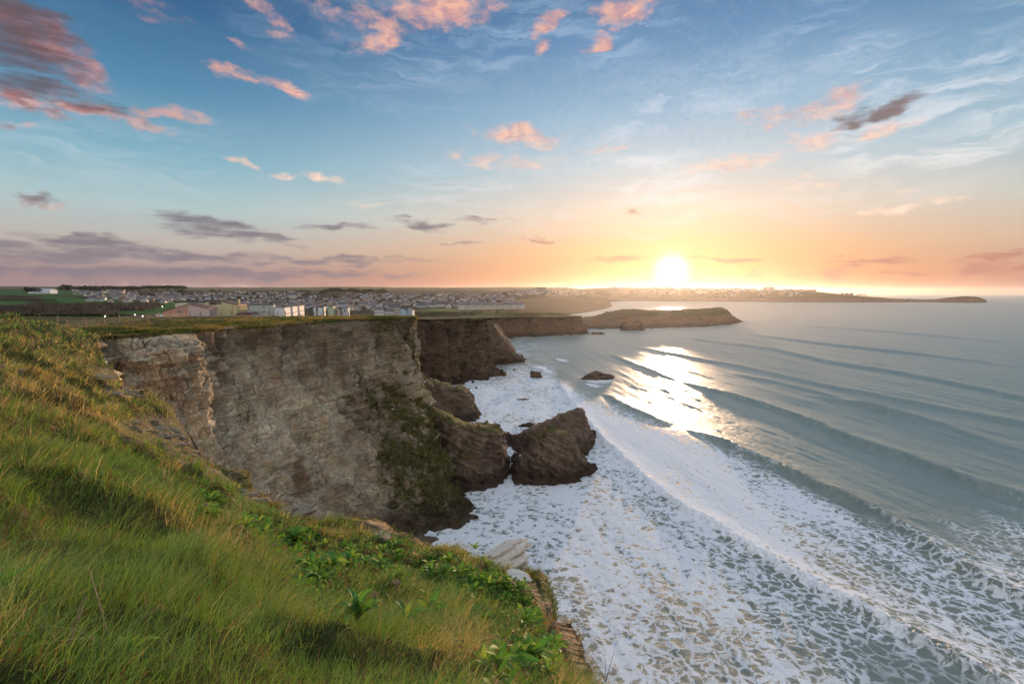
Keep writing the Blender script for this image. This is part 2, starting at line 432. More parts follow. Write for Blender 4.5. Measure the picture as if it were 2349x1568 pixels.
# ------------------------------------------------------------------ the near clifftop, a slope falling to the edge
EDGE = [(2.6, -6.0), (2.3, 0.5), (1.75, 3.2)]
EDGE_PX = [(1288, 1568, 5.3), (1264, 1500, 6.0), (1236, 1425, 7.2), (1216, 1362, 8.5), (1190, 1312, 10.2), (1130, 1292, 11.2), (1040, 1270, 12.0),
           (870, 1230, 13.5), (700, 1188, 15.0), (620, 1170, 16.0), (540, 1110, 18.5), (470, 1062, 21.0), (430, 990, 24.0), (372, 934, 28.0),
           (290, 895, 34.0), (252, 850, 40.0), (228, 800, 47.0), (212, 776, 55.0)]
EDGE3 = [at(*e) for e in EDGE_PX]
ctrl = [(0, 1568, 2.1), (300, 1568, 2.15), (600, 1568, 2.3), (900, 1568, 2.7), (1174, 1568, 3.25), (0, 1300, 3.3), (0, 1080, 5.4), (230, 1085, 5.9), (0, 900, 11),
        (0, 745, 42), (120, 752, 46), (800, 1300, 8.3), (500, 1250, 6.6), (1100, 1400, 6.2), (500, 1400, 4.2), (0, 1000, 7.2),
        (200, 1000, 10), (350, 1000, 17), (100, 850, 21), (0, 800, 24), (420, 1130, 12.0), (620, 1230, 10.5), (950, 1330, 8.6), (1240, 1500, 5.4), (160, 800, 37)]
cp = [at(*c_) for c_ in ctrl] + EDGE3 + [np.array(q) for q in
      ((0, 0, 43.4), (-3, -1, 43.5), (-10, 0, 43.6), (-30, 0, 43.6), (1.2, 0, 42.8), (2.3, .5, 41.6), (2.6, -6, 41.6), (0, -6, 43.4), (-60, 10, 43.5),
       (-62, 62, 40.6), (-90, 62, 40.3), (-75, 40, 42.0), (-110, 40, 42.0), (-48, 64, 40.2), (-70, 75, 40.0), (-100, 75, 40.0))]
cp = np.array(cp)
def tps_fit(P, Z, lam=0.02):
    n = len(P)
    d2 = ((P[:, None] - P[None]) ** 2).sum(-1)
    K = 0.5 * d2 * np.log(d2 + 1e-9) + lam * np.eye(n)
    A = np.zeros((n + 3, n + 3)); A[:n, :n] = K; A[:n, n] = 1; A[:n, n + 1:] = P; A[n, :n] = 1; A[n + 1:, :n] = P.T
    return np.linalg.solve(A, np.concatenate([Z, np.zeros(3)]))
_sc = 0.1
_tw = tps_fit(cp[:, :2] * _sc, cp[:, 2])
def slope_z(x, y):
    q = np.stack([x, y], -1) * _sc
    out = np.zeros(len(q))
    for k0 in range(0, len(q), 40000):
        qq = q[k0:k0 + 40000]
        d2 = ((qq[:, None] - (cp[:, :2] * _sc)[None]) ** 2).sum(-1)
        out[k0:k0 + 40000] = (0.5 * d2 * np.log(d2 + 1e-9)) @ _tw[:len(cp)] + _tw[len(cp)] + qq @ _tw[len(cp) + 1:]
    return out

CO_Y = [118, 122, 134, 158, 200, 232, 252, 270, 284, 300, 330, 400, 470, 520, 548, 565, 585, 640, 760, 900, 1000, 1150, 1400, 1700, 1850, 1900, 2100, 2500, 3000, 3400, 12000]
CO_X = [-23.7, -22.6, -26, -40, -52, -46, -33, -16, -12, -22, -52, -70, -50, -12, 40, 76, 70, 40, 40, 55, 90, 160, 250, 330, 352, 330, 330, 460, 700, 900, 2400]
CO_Y = [55.5, 58.5, 66, 80, 97, 109] + CO_Y; CO_X = [-44.8, -43.4, -41.8, -39, -34.4, -29.2] + CO_X
PY = [40, 55, 70, 90, 118, 145, 200, 285, 400, 550, 900, 1500, 2500, 4500, 7000, 12000]
PZ = [40.6, 40.3, 40.0, 39.9, 39.4, 38.2, 35, 30, 24, 19, 22.5, 34, 58, 92, 94, 90]
def land_z(x, y):
    """height of the plateau and the country behind"""
    x = np.asarray(x, float); y = np.asarray(y, float)
    z = np.interp(y, PY, PZ)
    k = x / np.maximum(y, 1)
    z = z + 13 * ss(-k, 0.52, 0.95) * ss(y, 520, 1000) * ss(y, 3500, 1600)          # the farm hill on the left
    z = z - 7 * ss(-k, 0.05, -0.16) * ss(y, 620, 900) * ss(y, 3000, 1800)            # the shore sinks towards the bay
    z = z + 9 * ss(-k, 0.55, 1.0) * ss(y, 2600, 5000)
    p = np.stack([x, y, 0 * x], -1)
    z = z + 7 * ss(y, 700, 1500) * fbm(p / 700.0, 3) + 7 * ss(y, 2600, 6000) * fbm(p / 1500.0, 3)
    z = z + 0.25 * fbm(p / 9.0, 3) * ss(y, 400, 120)
    shore_ = 1.0 + 0.13 * np.maximum(np.interp(y, CO_Y, CO_X) - x, 0) + 10 * ss(y, 1300, 1800)
    w_ = ss(y, 640, 800)
    z = z * (1 - w_) + np.minimum(z, shore_) * w_
    return z
def hummock(x, y):
    p = np.stack([x, y, 0 * x], -1)
    r = np.hypot(x, y)
    a = 0.15 + 0.014 * np.minimum(r, 30)
    h = np.maximum(fbm(p * np.array([0.62, 0.8, 1]) + 5.1, 3, 0.5), -0.35) * a * 1.5 + fbm(p * 1.9, 3) * 0.05
    return h
def bare_mask(u, v):
    """the slaty shoulders that break through the turf, by where they lie"""
    m = np.zeros(len(u))
    for (bu, bv, ru, rv, k) in ((345, 985, 85, 34, 1), (450, 1020, 80, 45, 1), (520, 1075, 60, 40, .9), (600, 1140, 70, 30, 1), (290, 905, 50, 16, .8),
                                (245, 862, 34, 26, .7), (1150, 1290, 90, 26, .8), (1290, 1420, 40, 90, .7), (905, 1235, 50, 12, .6), (655, 1165, 70, 16, 1)):
        m = np.maximum(m, k * ss(((u - bu) / ru) ** 2 + ((v - bv) / rv) ** 2, 1.5, 0.3))
    return m
edge_xy = np.array(EDGE + [(e[0], e[1]) for e in EDGE3])
edge_th = np.arctan2(edge_xy[:, 0], edge_xy[:, 1]); edge_r = np.hypot(edge_xy[:, 0], edge_xy[:, 1])
_o = np.argsort(edge_th)
def edge_dist(th):
    r = np.interp(th, edge_th[_o], edge_r[_o])
    lim = 66.0 / np.maximum(np.cos(th), 0.25)
    w = ss(edge_th.min() - th, 0.0, R(7))
    return np.where(th < edge_th.min(), r * (1 - w) + np.minimum(lim, 200) * w, r)
def top_z(x, y):
    x = np.asarray(x, float); y = np.asarray(y, float)
    th = np.arctan2(x, y); r = np.hypot(x, y)
    e = edge_dist(th)
    z = slope_z(x, y)
    fade = np.where(th < edge_th.min() - 0.01, 1.0, ss(e - r, 0.0, 1.6))
    u, v = view(x, np.maximum(y, .5), z)
    b = bare_mask(u, v)
    z = z + hummock(x, y) * fade * (1 - 0.6 * b)
    w = ss(y, 52, 64)
    return z * (1 - w) + land_z(x, y) * w

nth, nr = 430, 270
th = np.linspace(R(-80), R(100), nth)
th = np.concatenate([np.linspace(R(-80), R(-46), 40), np.linspace(R(-45.8), R(16), 340), np.linspace(R(17), R(100), 50)])
er = edge_dist(th)
tt = np.linspace(0, 1, nr)
rr = np.minimum(0.25 * (112.0 / 0.25) ** tt[None, :] + 0 * er[:, None], er[:, None])
rr[:, -1] = er
X = rr * np.sin(th)[:, None]; Y = rr * np.cos(th)[:, None]
Z = top_z(X.ravel(), Y.ravel()).reshape(X.shape)
# roll the last centimetres over the edge
me = mesh_np('clifftop_ground', np.stack([X, Y, Z], -1).reshape(-1, 3), [grid_quads(nth, nr)[:, ::-1]])
u_, v_ = view(X.ravel(), np.maximum(Y.ravel(), .3), Z.ravel())
fattr(me, 'bare', bare_mask(u_, v_))
put('clifftop_ground', me, M_turf, kind='structure')

# ------------------------------------------------------------------ cliffs as ribbons hung from the edge
def catmull(P, n):
    """resample an open control polyline (k,...) to n points through every control point"""
    P = np.asarray(P, float); k = len(P)
    d = np.concatenate([[0], np.cumsum(np.maximum(np.linalg.norm((P[1:] - P[:-1]).reshape(k - 1, -1), axis=1), 1e-6) ** 0.5)])
    s = np.linspace(0, d[-1], n)
    i = np.clip(np.searchsorted(d, s, side='right') - 1, 0, k - 2)
    t = ((s - d[i]) / (d[i + 1] - d[i])).reshape((-1,) + (1,) * (P.ndim - 1))
    p0, p1, p2, p3 = P[np.maximum(i - 1, 0)], P[i], P[i + 1], P[np.minimum(i + 2, k - 1)]
    return 0.5 * (2 * p1 + (p2 - p0) * t + (2 * p0 - 5 * p1 + 4 * p2 - p3) * t * t + (3 * p1 - p0 - 3 * p2 + p3) * t ** 3)

def hsh(*k):
    v = 0.0
    for i_, a in enumerate(k):
        v = v + a * (12.9898 + 65.233 * i_)
    return (np.sin(v) * 43758.5453) % 1.0
def slabs(q, dip, thick, length, seed=0.0):
    """offsets of broken slate beds: every bed, and every block of a bed, stands proud by its own amount"""
    b = (q @ np.array(dip)) / thick + 0.9 * fbm(q * 0.12 / max(thick, .4) + seed, 2)
    L = np.floor(b); fb = b - L
    c = (q @ np.array([0.75, 0.66, 0.0])) / length + 7 * hsh(L, 0 * L + seed) + 0.5 * fbm(q * 0.25 + seed, 2)
    B = np.floor(c); fc = c - B
    o1 = hsh(L, 0 * L + 3.1 + seed); o2 = hsh(L, B + seed)
    jb = np.minimum(ss(fb, 0, .12), ss(fb, 1, .88)); jc = np.minimum(ss(fc, 0, .08), ss(fc, 1, .92))
    return (0.55 * o1 + 0.45 * o2) * (0.35 + 0.65 * jb * jc) - 0.4

def cliff(name, tops, bases, ns, nt, mat_, amp=1.0, prof=(0, .12, .45, 1), vegf=None, freq=1.0, keep_top=0.02, flip=False, zb=-2.0, ks=None, tonef=None, slabk=1.0, ribk=0.0):
    C = []
    for tp, bs in zip(tops, bases):
        rows = []
        for f, k in zip(prof, ks or np.linspace(0, 1, len(prof))):
            rows.append((tp[0] + (bs[0] - tp[0]) * f, tp[1] + (bs[1] - tp[1]) * f, tp[2] + (zb - tp[2]) * k))
        C.append(rows)
    C = np.array(C)
    P = catmull(C, ns)
    P = np.swapaxes(catmull(np.swapaxes(P, 0, 1), nt), 0, 1)
    n = grid_normals(P)
    if flip:
        n = -n
    q = P.reshape(-1, 3)
    t = np.tile(np.linspace(0, 1, nt), ns)
    f_ = freq
    big = fbm(q * np.array([0.085, 0.085, 0.030]) * f_ + 3.3, 4, 0.5) * 3.4                       # buttresses and gullies
    rid = fbm(q * np.array([0.16, 0.16, 0.10]) * f_ + 9.1, 5, 0.55, ridged=True) * 0.95
    tilt = q @ np.array([0.22, -0.16, 1.0])
    bed = fbm(np.stack([q[:, 0] * .12, q[:, 1] * .12, tilt * 0.9], -1) * f_ + 40, 4, 0.6) * 0.75
    blk = np.floor(fbm(q * np.array([0.30, 0.30, 0.22]) * f_ + 70, 3) * 4.0) / 4.0 * 0.9          # broken blocks
    fine = fbm(q * 1.15 * f_ + 11, 3, 0.55) * 0.32
    sl = slabs(q, (0.22, -0.16, 1.0), 1.7 / f_, 3.4 / f_, 1.0) * 1.5 + slabs(q, (0.26, -0.12, 1.0), 0.6 / f_, 1.5 / f_, 5.0) * 0.8
    frac = fbm(q * np.array([0.34, 0.34, 0.055]) * f_ + 21, 4, 0.55, ridged=True) * 1.15
    d = (frac * slabk + big * 1.35 + rid * 1.2 * max(slabk, .25) + bed * .5 * slabk + blk * slabk + fine * 1.2 + slabk * sl * (0.15 + 0.65 * ss(fbm(q * 0.06 + 30, 2), -.2, .4))) * amp
    if ribk:
        # buttresses and gullies running down the face, leaning a little; smoother sheets between them
        al_ = q[:, 1] * 0.92 - q[:, 0] * 0.3
        rib = fbm(np.stack([al_ * .060 + q[:, 2] * .020, q[:, 2] * .010, 0 * al_ + 2.7], -1), 3, .5, ridged=True)
        rib2 = fbm(np.stack([al_ * .19 + q[:, 2] * .07, q[:, 2] * .035, 0 * al_ + 8.1], -1), 3, .5, ridged=True)
        d = (frac * .6 + big * .7 + rid * .55 + bed * .6 + blk * .6 + fine * .8 + sl * (0.1 + 0.7 * ss(fbm(q * 0.06 + 30, 2), -.1, .4))) * amp + ribk * ((rib - rib.mean() + .15) * 3.6 + (rib2 - rib2.mean()) * 1.1)
    q2 = q + n.reshape(-1, 3) * (d * ss(t, 0, keep_top * 4) * (1 - 0.55 * ss(t, .80, .97)))[:, None]
    P2 = q2.reshape(ns, nt, 3)
    fc = grid_quads(ns, nt)
    me = mesh_np(name, q2, [fc[:, ::-1] if flip else fc])
    nn = grid_normals(P2).reshape(-1, 3)
    vg = vegf(q2, nn, t) if vegf else np.zeros(len(q2))
    fattr(me, 'veg', vg)
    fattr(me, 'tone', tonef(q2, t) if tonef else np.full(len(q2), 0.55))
    o = put(name, me, mat_, kind='structure')
    return o, P2

# coast: clifftop line (x, y) running away from the camera, with the line of its foot
bay_top = [tuple(EDGE3[k]) for k in (11, 12, 13, 14, 15, 16)]
bay_base = [(-9, 27), (-12, 30), (-15, 34), (-20, 40), (-24, 45), (-28, 50)]
top_xy = [(-44.8, 55.5), (-43.4, 58.5), (-41.8, 66), (-39, 80), (-34.4, 97), (-29.2, 109), (-23.7, 118), (-22.6, 122), (-26, 134), (-40, 158)]
base_xy = [(-31, 54), (-31, 60), (-29.5, 66), (-26, 74), (-19.5, 81), (-13, 86.5), (-7.2, 94), (-5, 101), (-9, 126), (-22, 158)]
tops = bay_top + [(x, y, float(land_z(np.array([x]), np.array([y]))[0])) for x, y in top_xy]
def veg_main(q, n, t):
    u, v = view(q[:, 0], q[:, 1], q[:, 2])
    g = fbm(q * 0.10 + 2, 3)
    r = ss(u, 700, 950) * (0.34 + 0.24 * ss(v, 780, 980)) + 0.18 * ss(u, 930, 1010)
    r = r + 0.12 * ss(n[:, 2] * 1.0, 0.10, 0.55) - 0.25 * ss(v, 1090, 1240)
    r = r + 0.34 * g + 0.9 * ss(t, 0.028, 0.0)
    return np.clip(r, 0, 1)
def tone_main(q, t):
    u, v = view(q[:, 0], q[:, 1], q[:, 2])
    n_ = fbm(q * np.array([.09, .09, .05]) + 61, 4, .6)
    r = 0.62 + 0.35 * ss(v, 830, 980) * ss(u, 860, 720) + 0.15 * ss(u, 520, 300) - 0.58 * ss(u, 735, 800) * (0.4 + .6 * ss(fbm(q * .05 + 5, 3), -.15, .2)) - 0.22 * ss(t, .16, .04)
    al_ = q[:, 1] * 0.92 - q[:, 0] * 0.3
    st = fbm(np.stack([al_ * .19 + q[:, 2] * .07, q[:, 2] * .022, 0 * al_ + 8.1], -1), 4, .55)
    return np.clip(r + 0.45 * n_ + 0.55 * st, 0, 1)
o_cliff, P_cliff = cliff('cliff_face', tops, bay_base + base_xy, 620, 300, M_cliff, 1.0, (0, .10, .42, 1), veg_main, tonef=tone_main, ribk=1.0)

# wall below the near edge, only its shoulder shows at the right
near_top = [(EDGE[0][0], EDGE[0][1], 41.6), (2.3, .5, 41.6), (1.75, 3.2, float(slope_z(np.array([1.75]), np.array([3.2]))[0]))] + [tuple(e) for e in EDGE3[:12]]
def out_off(i, k):
    p0, p1 = np.array(near_top[max(i - 1, 0)][:2]), np.array(near_top[min(i + 1, len(near_top) - 1)][:2])
    d = (p1 - p0) / np.linalg.norm(p1 - p0)
    return (near_top[i][0] + d[1] * k, near_top[i][1] - d[0] * k)
nb = [out_off(i, 6.5) for i in range(len(near_top))]
o_near, P_near = cliff('near_cliff_wall', near_top, nb, 520, 110, M_near, 0.16, (0, .030, .052, .075, .28, 1),
                  lambda q, n, t: np.clip(0.30 + 0.45 * ss(t, 0.30, 0.0), 0, 1), 2.0, 0.02, ks=(0, .0024, .0075, .05, .35, 1), slabk=0.03)

# coast beyond the corner
def coast_x(y):
    return np.interp(y, CO_Y, CO_X)
def lz(x, y): return float(land_z(np.array([x], float), np.array([y], float))[0])
vegl = lambda a: (lambda q, n, t: np.clip(a + 0.25 * fbm(q * 0.05, 3) + 0.4 * ss(n[:, 2], 0.2, 0.7) + 0.8 * ss(t, 0.06, 0.0), 0, 1))
sy = [134, 158, 200, 232, 252, 270, 284, 300, 330, 400]
sxx = [-26, -40, -52, -46, -33, -16, -12, -22, -52, -70]
bx_ = [(-9, 128), (-24, 156), (-42, 192), (-38, 230), (-30, 246), (-13, 262), (-4, 282), (-10, 306), (-38, 340), (-56, 400)]
cliff('cove_cliff', [(x, y, lz(x, y)) for x, y in zip(sxx, sy)], bx_, 420, 130, M_farcliff, 1.25, (0, .08, .35, 1), vegl(0.30), 0.8, 0.01)
sy = [400, 470, 520, 548, 565, 585, 640, 760, 900]
sxx = [-70, -50, -12, 40, 76, 70, 40, 40, 55]
bx_ = [(-56, 400), (-36, 455), (0, 505), (48, 533), (84, 556), (80, 590), (52, 645), (54, 760), (68, 900)]
cliff('porth_cliff', [(x, y, lz(x, y)) for x, y in zip(sxx, sy)], bx_, 300, 60, M_farcliff, 1.4, (0, .12, .5, 1), vegl(0.35), 0.6, 0.02)

# ------------------------------------------------------------------ country behind: plateau, valley, town slope, far hills
yr = np.concatenate([np.linspace(55.6, 150, 90), np.geomspace(152, 12000, 330)])
sr = np.concatenate([np.linspace(0, 1, 330) ** 1.7])
cx_ = coast_x(yr)
xl = -1.35 * yr - 60
Xh = cx_[:, None] + (xl - cx_)[:, None] * sr[None, :]
Yh = np.repeat(yr[:, None], len(sr), 1)
Zh = land_z(Xh.ravel(), Yh.ravel()).reshape(Xh.shape)
# drop the seaward fringe to the water beyond the modelled cliffs
for j, (dz) in enumerate((1.0, 0.55, 0.12)):
    far = (yr > 900)
    Zh[far, j] = Zh[far, j] * (1 - dz) - 1.0 * dz
Zh[yr < 66, :] -= 0.08
hv = np.stack([Xh, Yh, Zh], -1).reshape(-1, 3)
hu, hvv = view(hv[:, 0], hv[:, 1], hv[:, 2])
pp = hv * np.array([1, 1, 0.0])
n1 = fbm(pp / 60.0, 4); n2 = fbm(pp / 420.0 + 8, 3); n3 = fbm(pp / 14.0, 3)
yy_ = hv[:, 1]
colr = np.zeros((len(hv), 3))
def setc(mask, a, b, n):
    w = np.clip(n * 0.9 + 0.5, 0, 1)[:, None]
    c_ = np.array(a) * (1 - w) + np.array(b) * w
    m_ = np.clip(mask, 0, 1)[:, None]
    global colr
    colr = colr * (1 - m_) + c_ * m_
setc(np.ones(len(hv)), (0.055, 0.062, 0.022), (0.11, 0.088, 0.032), n3)                                  # clifftop turf
setc(ss(yy_, 330, 430), (0.040, 0.036, 0.020), (0.060, 0.048, 0.030), n1)                              # scrub and gardens
cell = np.floor(pp[:, 0] / 230 + 0.6 * n2) * 7.13 + np.floor(pp[:, 1] / (160 + yy_ * 0.06) + 0.5 * n2) * 3.71
fieldn = (np.sin(cell * 12.9898) * 43758.5453) % 1.0
fc_ = np.stack([0.075 + 0.09 * fieldn, 0.085 + 0.05 * fieldn, 0.030 + 0.03 * fieldn], -1)
m_far = ss(yy_, 2100, 2700)[:, None]
colr = colr * (1 - m_far) + fc_ * m_far
# the two bright green fields on the left, and the green slopes above the beach
f1 = ss(yy_, 590, 620) * ss(yy_, 1020, 980) * ss(-hv[:, 0] / yy_, 0.64, 0.66) * ss(-hv[:, 0] / yy_, 0.925, 0.905)
f2 = ss(yy_, 560, 580) * ss(yy_, 860, 830) * ss(-hv[:, 0] / yy_, 0.935, 0.955)
f3 = ss(yy_, 1080, 1110) * ss(yy_, 1900, 1700) * ss(-hv[:, 0] / yy_, 0.74, 0.78)
setc(np.maximum(np.maximum(f1, f2), f3 * .8), (0.040, 0.115, 0.018), (0.058, 0.135, 0.024), n1)
f6 = ss(yy_, 700, 900) * ss(coast_x(yy_) - hv[:, 0], 260, 60) * ss(yy_, 3000, 2400)
setc(f6, (0.026, 0.026, 0.013), (0.042, 0.038, 0.018), n1)
f4 = ss(yy_, 520, 560) * ss(yy_, 1000, 860) * ss(hv[:, 0] / yy_, -0.19, -0.17)
setc(f4, (0.055, 0.085, 0.022), (0.09, 0.10, 0.032), n1)
f5 = ss(yy_, 470, 500) * ss(yy_, 650, 600) * ss(-hv[:, 0] / yy_, 0.46, 0.50) * ss(-hv[:, 0] / yy_, 0.70, 0.66)
setc(f5 * .8, (0.05, 0.095, 0.022), (0.07, 0.11, 0.03), n1)
me = mesh_np('hills', hv, [grid_quads(len(yr), len(sr))[:, ::-1]])
cattr(me, 'tint', colr)
fattr(me, 'bare', np.zeros(len(hv)))
def tinted(name, bump=0.4, dist=0.5, sc_=0.5, rough=0.95):
    m, t, out = material(name)
    p = objpos(t)
    a = nd(t, 'ShaderNodeAttribute', attribute_name='tint').outputs['Color']
    n = noise(t, p, sc_, 7.0, 0.68)
    c = mixc(t, rng_map(t, n, 0.35, 0.68, 0.0, 0.75), a, mixc(t, 1.0, a, (0.42, 0.40, 0.42, 1), 'MULTIPLY'))
    n_ = noise(t, p, sc_ * 9, 6.0, 0.7)
    c = mixc(t, rng_map(t, n_, 0.5, 0.75, 0.0, 0.5), c, mixc(t, 1.0, c, (1.8, 1.6, 1.3, 1), 'MULTIPLY'))
    bp = nd(t, 'ShaderNodeBump', {'Height': n_, 'Strength': bump, 'Distance': dist})
    bsdf(t, out, Base_Color=c, Roughness=rough, Specular_IOR_Level=0.1, Normal=bp.outputs[0])
    return m
M_land = tinted('fields_and_turf')
put('hills', me, M_land, kind='structure')

# ------------------------------------------------------------------ rock masses: rings of (foot, shoulder) pairs closed by a cap
def rock_mesh(name, foot, top, cap, ns=90, nt=34, amp=1.0, freq=1.0, vegf=None, prof=(0, .35, .8, 1.0), zb=-2.0, ncap=10, strata=1.0):
    foot = np.array([(f[0], f[1], zb) for f in foot], float); top = np.array(top, float)
    C = []
    for f, t_ in zip(foot, top):
        C.append([(f * (1 - h) + t_ * h)[:2].tolist() + [zb + (t_[2] - zb) * k] for h, k in zip(prof, np.linspace(0, 1, len(prof)))])
    C = np.array(C)
    Cc = np.concatenate([C, C[:1]])
    kk = len(C)
    s_all = np.concatenate([[0], np.cumsum(np.linalg.norm((Cc[1:] - Cc[:-1]).reshape(kk, -1), axis=1))])
    s_new = np.linspace(0, s_all[-1], ns, endpoint=False)
    flat = Cc.reshape(kk + 1, -1)
    P = np.stack([np.interp(s_new, s_all, flat[:, c_]) for c_ in range(flat.shape[1])], -1).reshape(ns, len(prof), 3)
    P = np.swapaxes(catmull(np.swapaxes(P, 0, 1), nt), 0, 1)
    caps = np.atleast_2d(np.array(cap, float))
    rim = P[:, -1]
    # nearest cap (ridge) point for each column
    if len(caps) > 1:
        ridge = catmull(caps, 60)
        ci = ((rim[:, None, :2] - ridge[None, :, :2]) ** 2).sum(-1).argmin(1)
        tgt = ridge[ci]
    else:
        tgt = np.repeat(caps, ns, 0)
    K = np.linspace(0, 1, ncap + 1)[1:]
    capP = rim[:, None] + (tgt - rim)[:, None] * K[None, :, None]
    P = np.concatenate([P, capP], 1)
    m = P.shape[1]
    du = np.roll(P, -1, 0) - np.roll(P, 1, 0); dv = np.gradient(P, axis=1)
    n = np.cross(du, dv); ln = np.linalg.norm(n, axis=2, keepdims=True)
    n = np.where(ln > 1e-6, n / np.maximum(ln, 1e-6), np.array([0, 0, 1.0]))
    if n[:, :nt].reshape(-1, 3)[:, :2].ravel() @ (P[:, :nt] - P.mean((0, 1))).reshape(-1, 3)[:, :2].ravel() < 0:
        n = -n; rev = True
    else:
        rev = False
    q = P.reshape(-1, 3)
    tilt = q @ np.array([0.45, -0.2, 1.0])
    dd = fbm(q * np.array([.22, .22, .12]) * freq + 5, 4) * 1.1 + fbm(q * .45 * freq + 1, 4, .55, ridged=True) * .55 \
        + fbm(np.stack([q[:, 0] * .15, q[:, 1] * .15, tilt * 1.5], -1) * freq + 20, 3, .6) * .6 * strata \
        + np.floor(fbm(q * .6 * freq + 50, 2) * 4) / 4 * .5 + fbm(q * 2.1 * freq, 3) * .18 \
        + slabs(q, (0.5, -0.2, 1.0), 1.3 / freq, 3.2 / freq, 2.0) * 1.9 + slabs(q, (0.5, -0.2, 1.0), .55 / freq, 1.5 / freq, 8.0) * .9
    fade = np.ones((ns, m)); fade[:, nt:] = np.linspace(1, .5, ncap)[None]
    q2 = q + n.reshape(-1, 3) * (dd * amp * fade.ravel())[:, None]
    me = mesh_np(name, q2, [grid_quads(ns, m, closed=True)[:, ::-1] if rev else grid_quads(ns, m, closed=True)])
    nn = n.reshape(-1, 3)
    fattr(me, 'veg', vegf(q2, nn) if vegf else np.zeros(len(q2)))
    fattr(me, 'tone', np.full(len(q2), 0.55))
    return me
def vtop(z0, z1, a=0.8, b=0.0):
    return lambda q, n: np.clip(b + a * ss(q[:, 2], z0, z1) * ss(n[:, 2], 0.05, 0.5) + 0.12 * fbm(q * .3, 2), 0, 1)

# two big stacks
A_foot = [level(1165, 1080), level(1185, 1107), level(1250, 1114), level(1305, 1110), level(1345, 1093), level(1368, 1078), (19.5, 127), (13, 131), (6, 131), (0, 128), (-2.5, 124)]
A_top = [at(1207, 1058, 119), at(1228, 1010, 119), at(1250, 992, 119), at(1300, 997, 119), at(1318, 1042, 120), at(1345, 1068, 122), at(1316, 1020, 125), at(1309, 990, 126), at(1262, 984, 126), at(1226, 1018, 125), at(1200, 1062, 123)]
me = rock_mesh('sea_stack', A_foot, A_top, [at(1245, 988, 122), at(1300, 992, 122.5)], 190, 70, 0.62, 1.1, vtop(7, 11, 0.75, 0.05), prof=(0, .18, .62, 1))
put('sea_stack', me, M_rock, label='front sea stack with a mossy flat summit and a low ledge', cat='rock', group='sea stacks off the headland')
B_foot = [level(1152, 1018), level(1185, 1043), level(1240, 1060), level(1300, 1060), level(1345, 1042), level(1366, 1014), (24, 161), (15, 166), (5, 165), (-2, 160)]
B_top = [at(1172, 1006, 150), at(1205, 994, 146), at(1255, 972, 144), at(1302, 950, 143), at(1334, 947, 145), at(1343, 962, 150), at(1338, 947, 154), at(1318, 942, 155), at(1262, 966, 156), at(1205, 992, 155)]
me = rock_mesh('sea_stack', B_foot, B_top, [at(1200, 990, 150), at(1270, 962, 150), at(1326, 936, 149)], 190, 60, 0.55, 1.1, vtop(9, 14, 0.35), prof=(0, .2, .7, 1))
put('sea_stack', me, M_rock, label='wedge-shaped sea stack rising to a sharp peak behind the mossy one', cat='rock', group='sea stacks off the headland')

def boulder_mesh(name, seed, sx=1, sy=1, sz=0.6, n=26, m=14):
    a = np.linspace(0, 2 * math.pi, n, endpoint=False); b = np.linspace(-0.35 * math.pi, 0.5 * math.pi, m)
    d = np.stack([np.cos(a)[:, None] * np.cos(b)[None], np.sin(a)[:, None] * np.cos(b)[None], np.repeat(np.sin(b)[None], n, 0)], -1).reshape(-1, 3)
    r = 1 + 0.42 * fbm(d * 1.1 + seed * 7.7, 3) + 0.22 * np.floor(fbm(d * 1.7 + seed, 2) * 4) / 3 + 0.07 * fbm(d * 5 + seed, 2)
    q = d * r[:, None] * np.array([sx, sy, sz])
    me = mesh_np(name, q, [grid_quads(n, m, closed=True)], smooth=False)
    fattr(me, 'veg', np.zeros(len(q)))
    fattr(me, 'tone', np.full(len(q), 0.5))
    return me
bm_lib = [boulder_mesh('rock', k, 1, .8, .6) for k in range(6)]
for b_ in bm_lib: b_.materials.append(M_rock)
def place_rock(name, u, v, w, h, label, group=None, k=0, z=0.0, dep=0.7):
    p = level(u, v, z)
    m = p[1] / F
    o = put(name, bm_lib[k % 6], None, label=label, cat='rock', group=group, loc=(p[0], p[1] + w * m * dep * .5, z))
    o.scale = (w * m / 2, w * m / 2 * dep, h * m * 1.45)
    o.rotation_euler = (0, 0, k * 1.3 if dep >= .7 else 0.12)
    return o
place_rock('wave_washed_rock', 1372, 872, 80, 18, 'long low rock awash out in the bay', k=1, dep=.5)
place_rock('wave_washed_rock', 1228, 867, 32, 15, 'lone rounded rock in the middle of the cove', k=2)
place_rock('wave_washed_rock', 1182, 1062, 26, 26, 'small square pillar rock beside the foot of the front stack', k=3)
place_rock('wave_washed_rock', 1172, 1012, 46, 16, 'low rock at the left toe of the wedge stack', k=4)
place_rock('wave_washed_rock', 1214, 980, 44, 8, 'flat dark reef just behind the wedge stack', k=5, dep=.5)
place_rock('wave_washed_rock', 1358, 1006, 26, 18, 'jagged rock at the right foot of the wedge stack', k=0)
place_rock('wave_washed_rock', 1356, 1080, 34, 18, 'ledge block at the seaward end of the front stack', k=2)
place_rock('wave_washed_rock', 1200, 918, 30, 4, 'thin sliver of reef breaking the calm water of the cove', k=3, dep=.4)
place_rock('wave_washed_rock', 1152, 862, 30, 12, 'end rock of the boulder beach below the second cliff', k=4)
place_rock('wave_washed_rock', 1126, 864, 44, 14, 'broad rock beside the end of the boulder beach', k=5)
place_rock('wave_washed_rock', 1020, 1262, 22, 10, 'dark rock in the foam at the foot of the near cliff', k=1)
place_rock('wave_washed_rock', 966, 1228, 14, 9, 'single boulder awash under the main cliff corner', k=2)
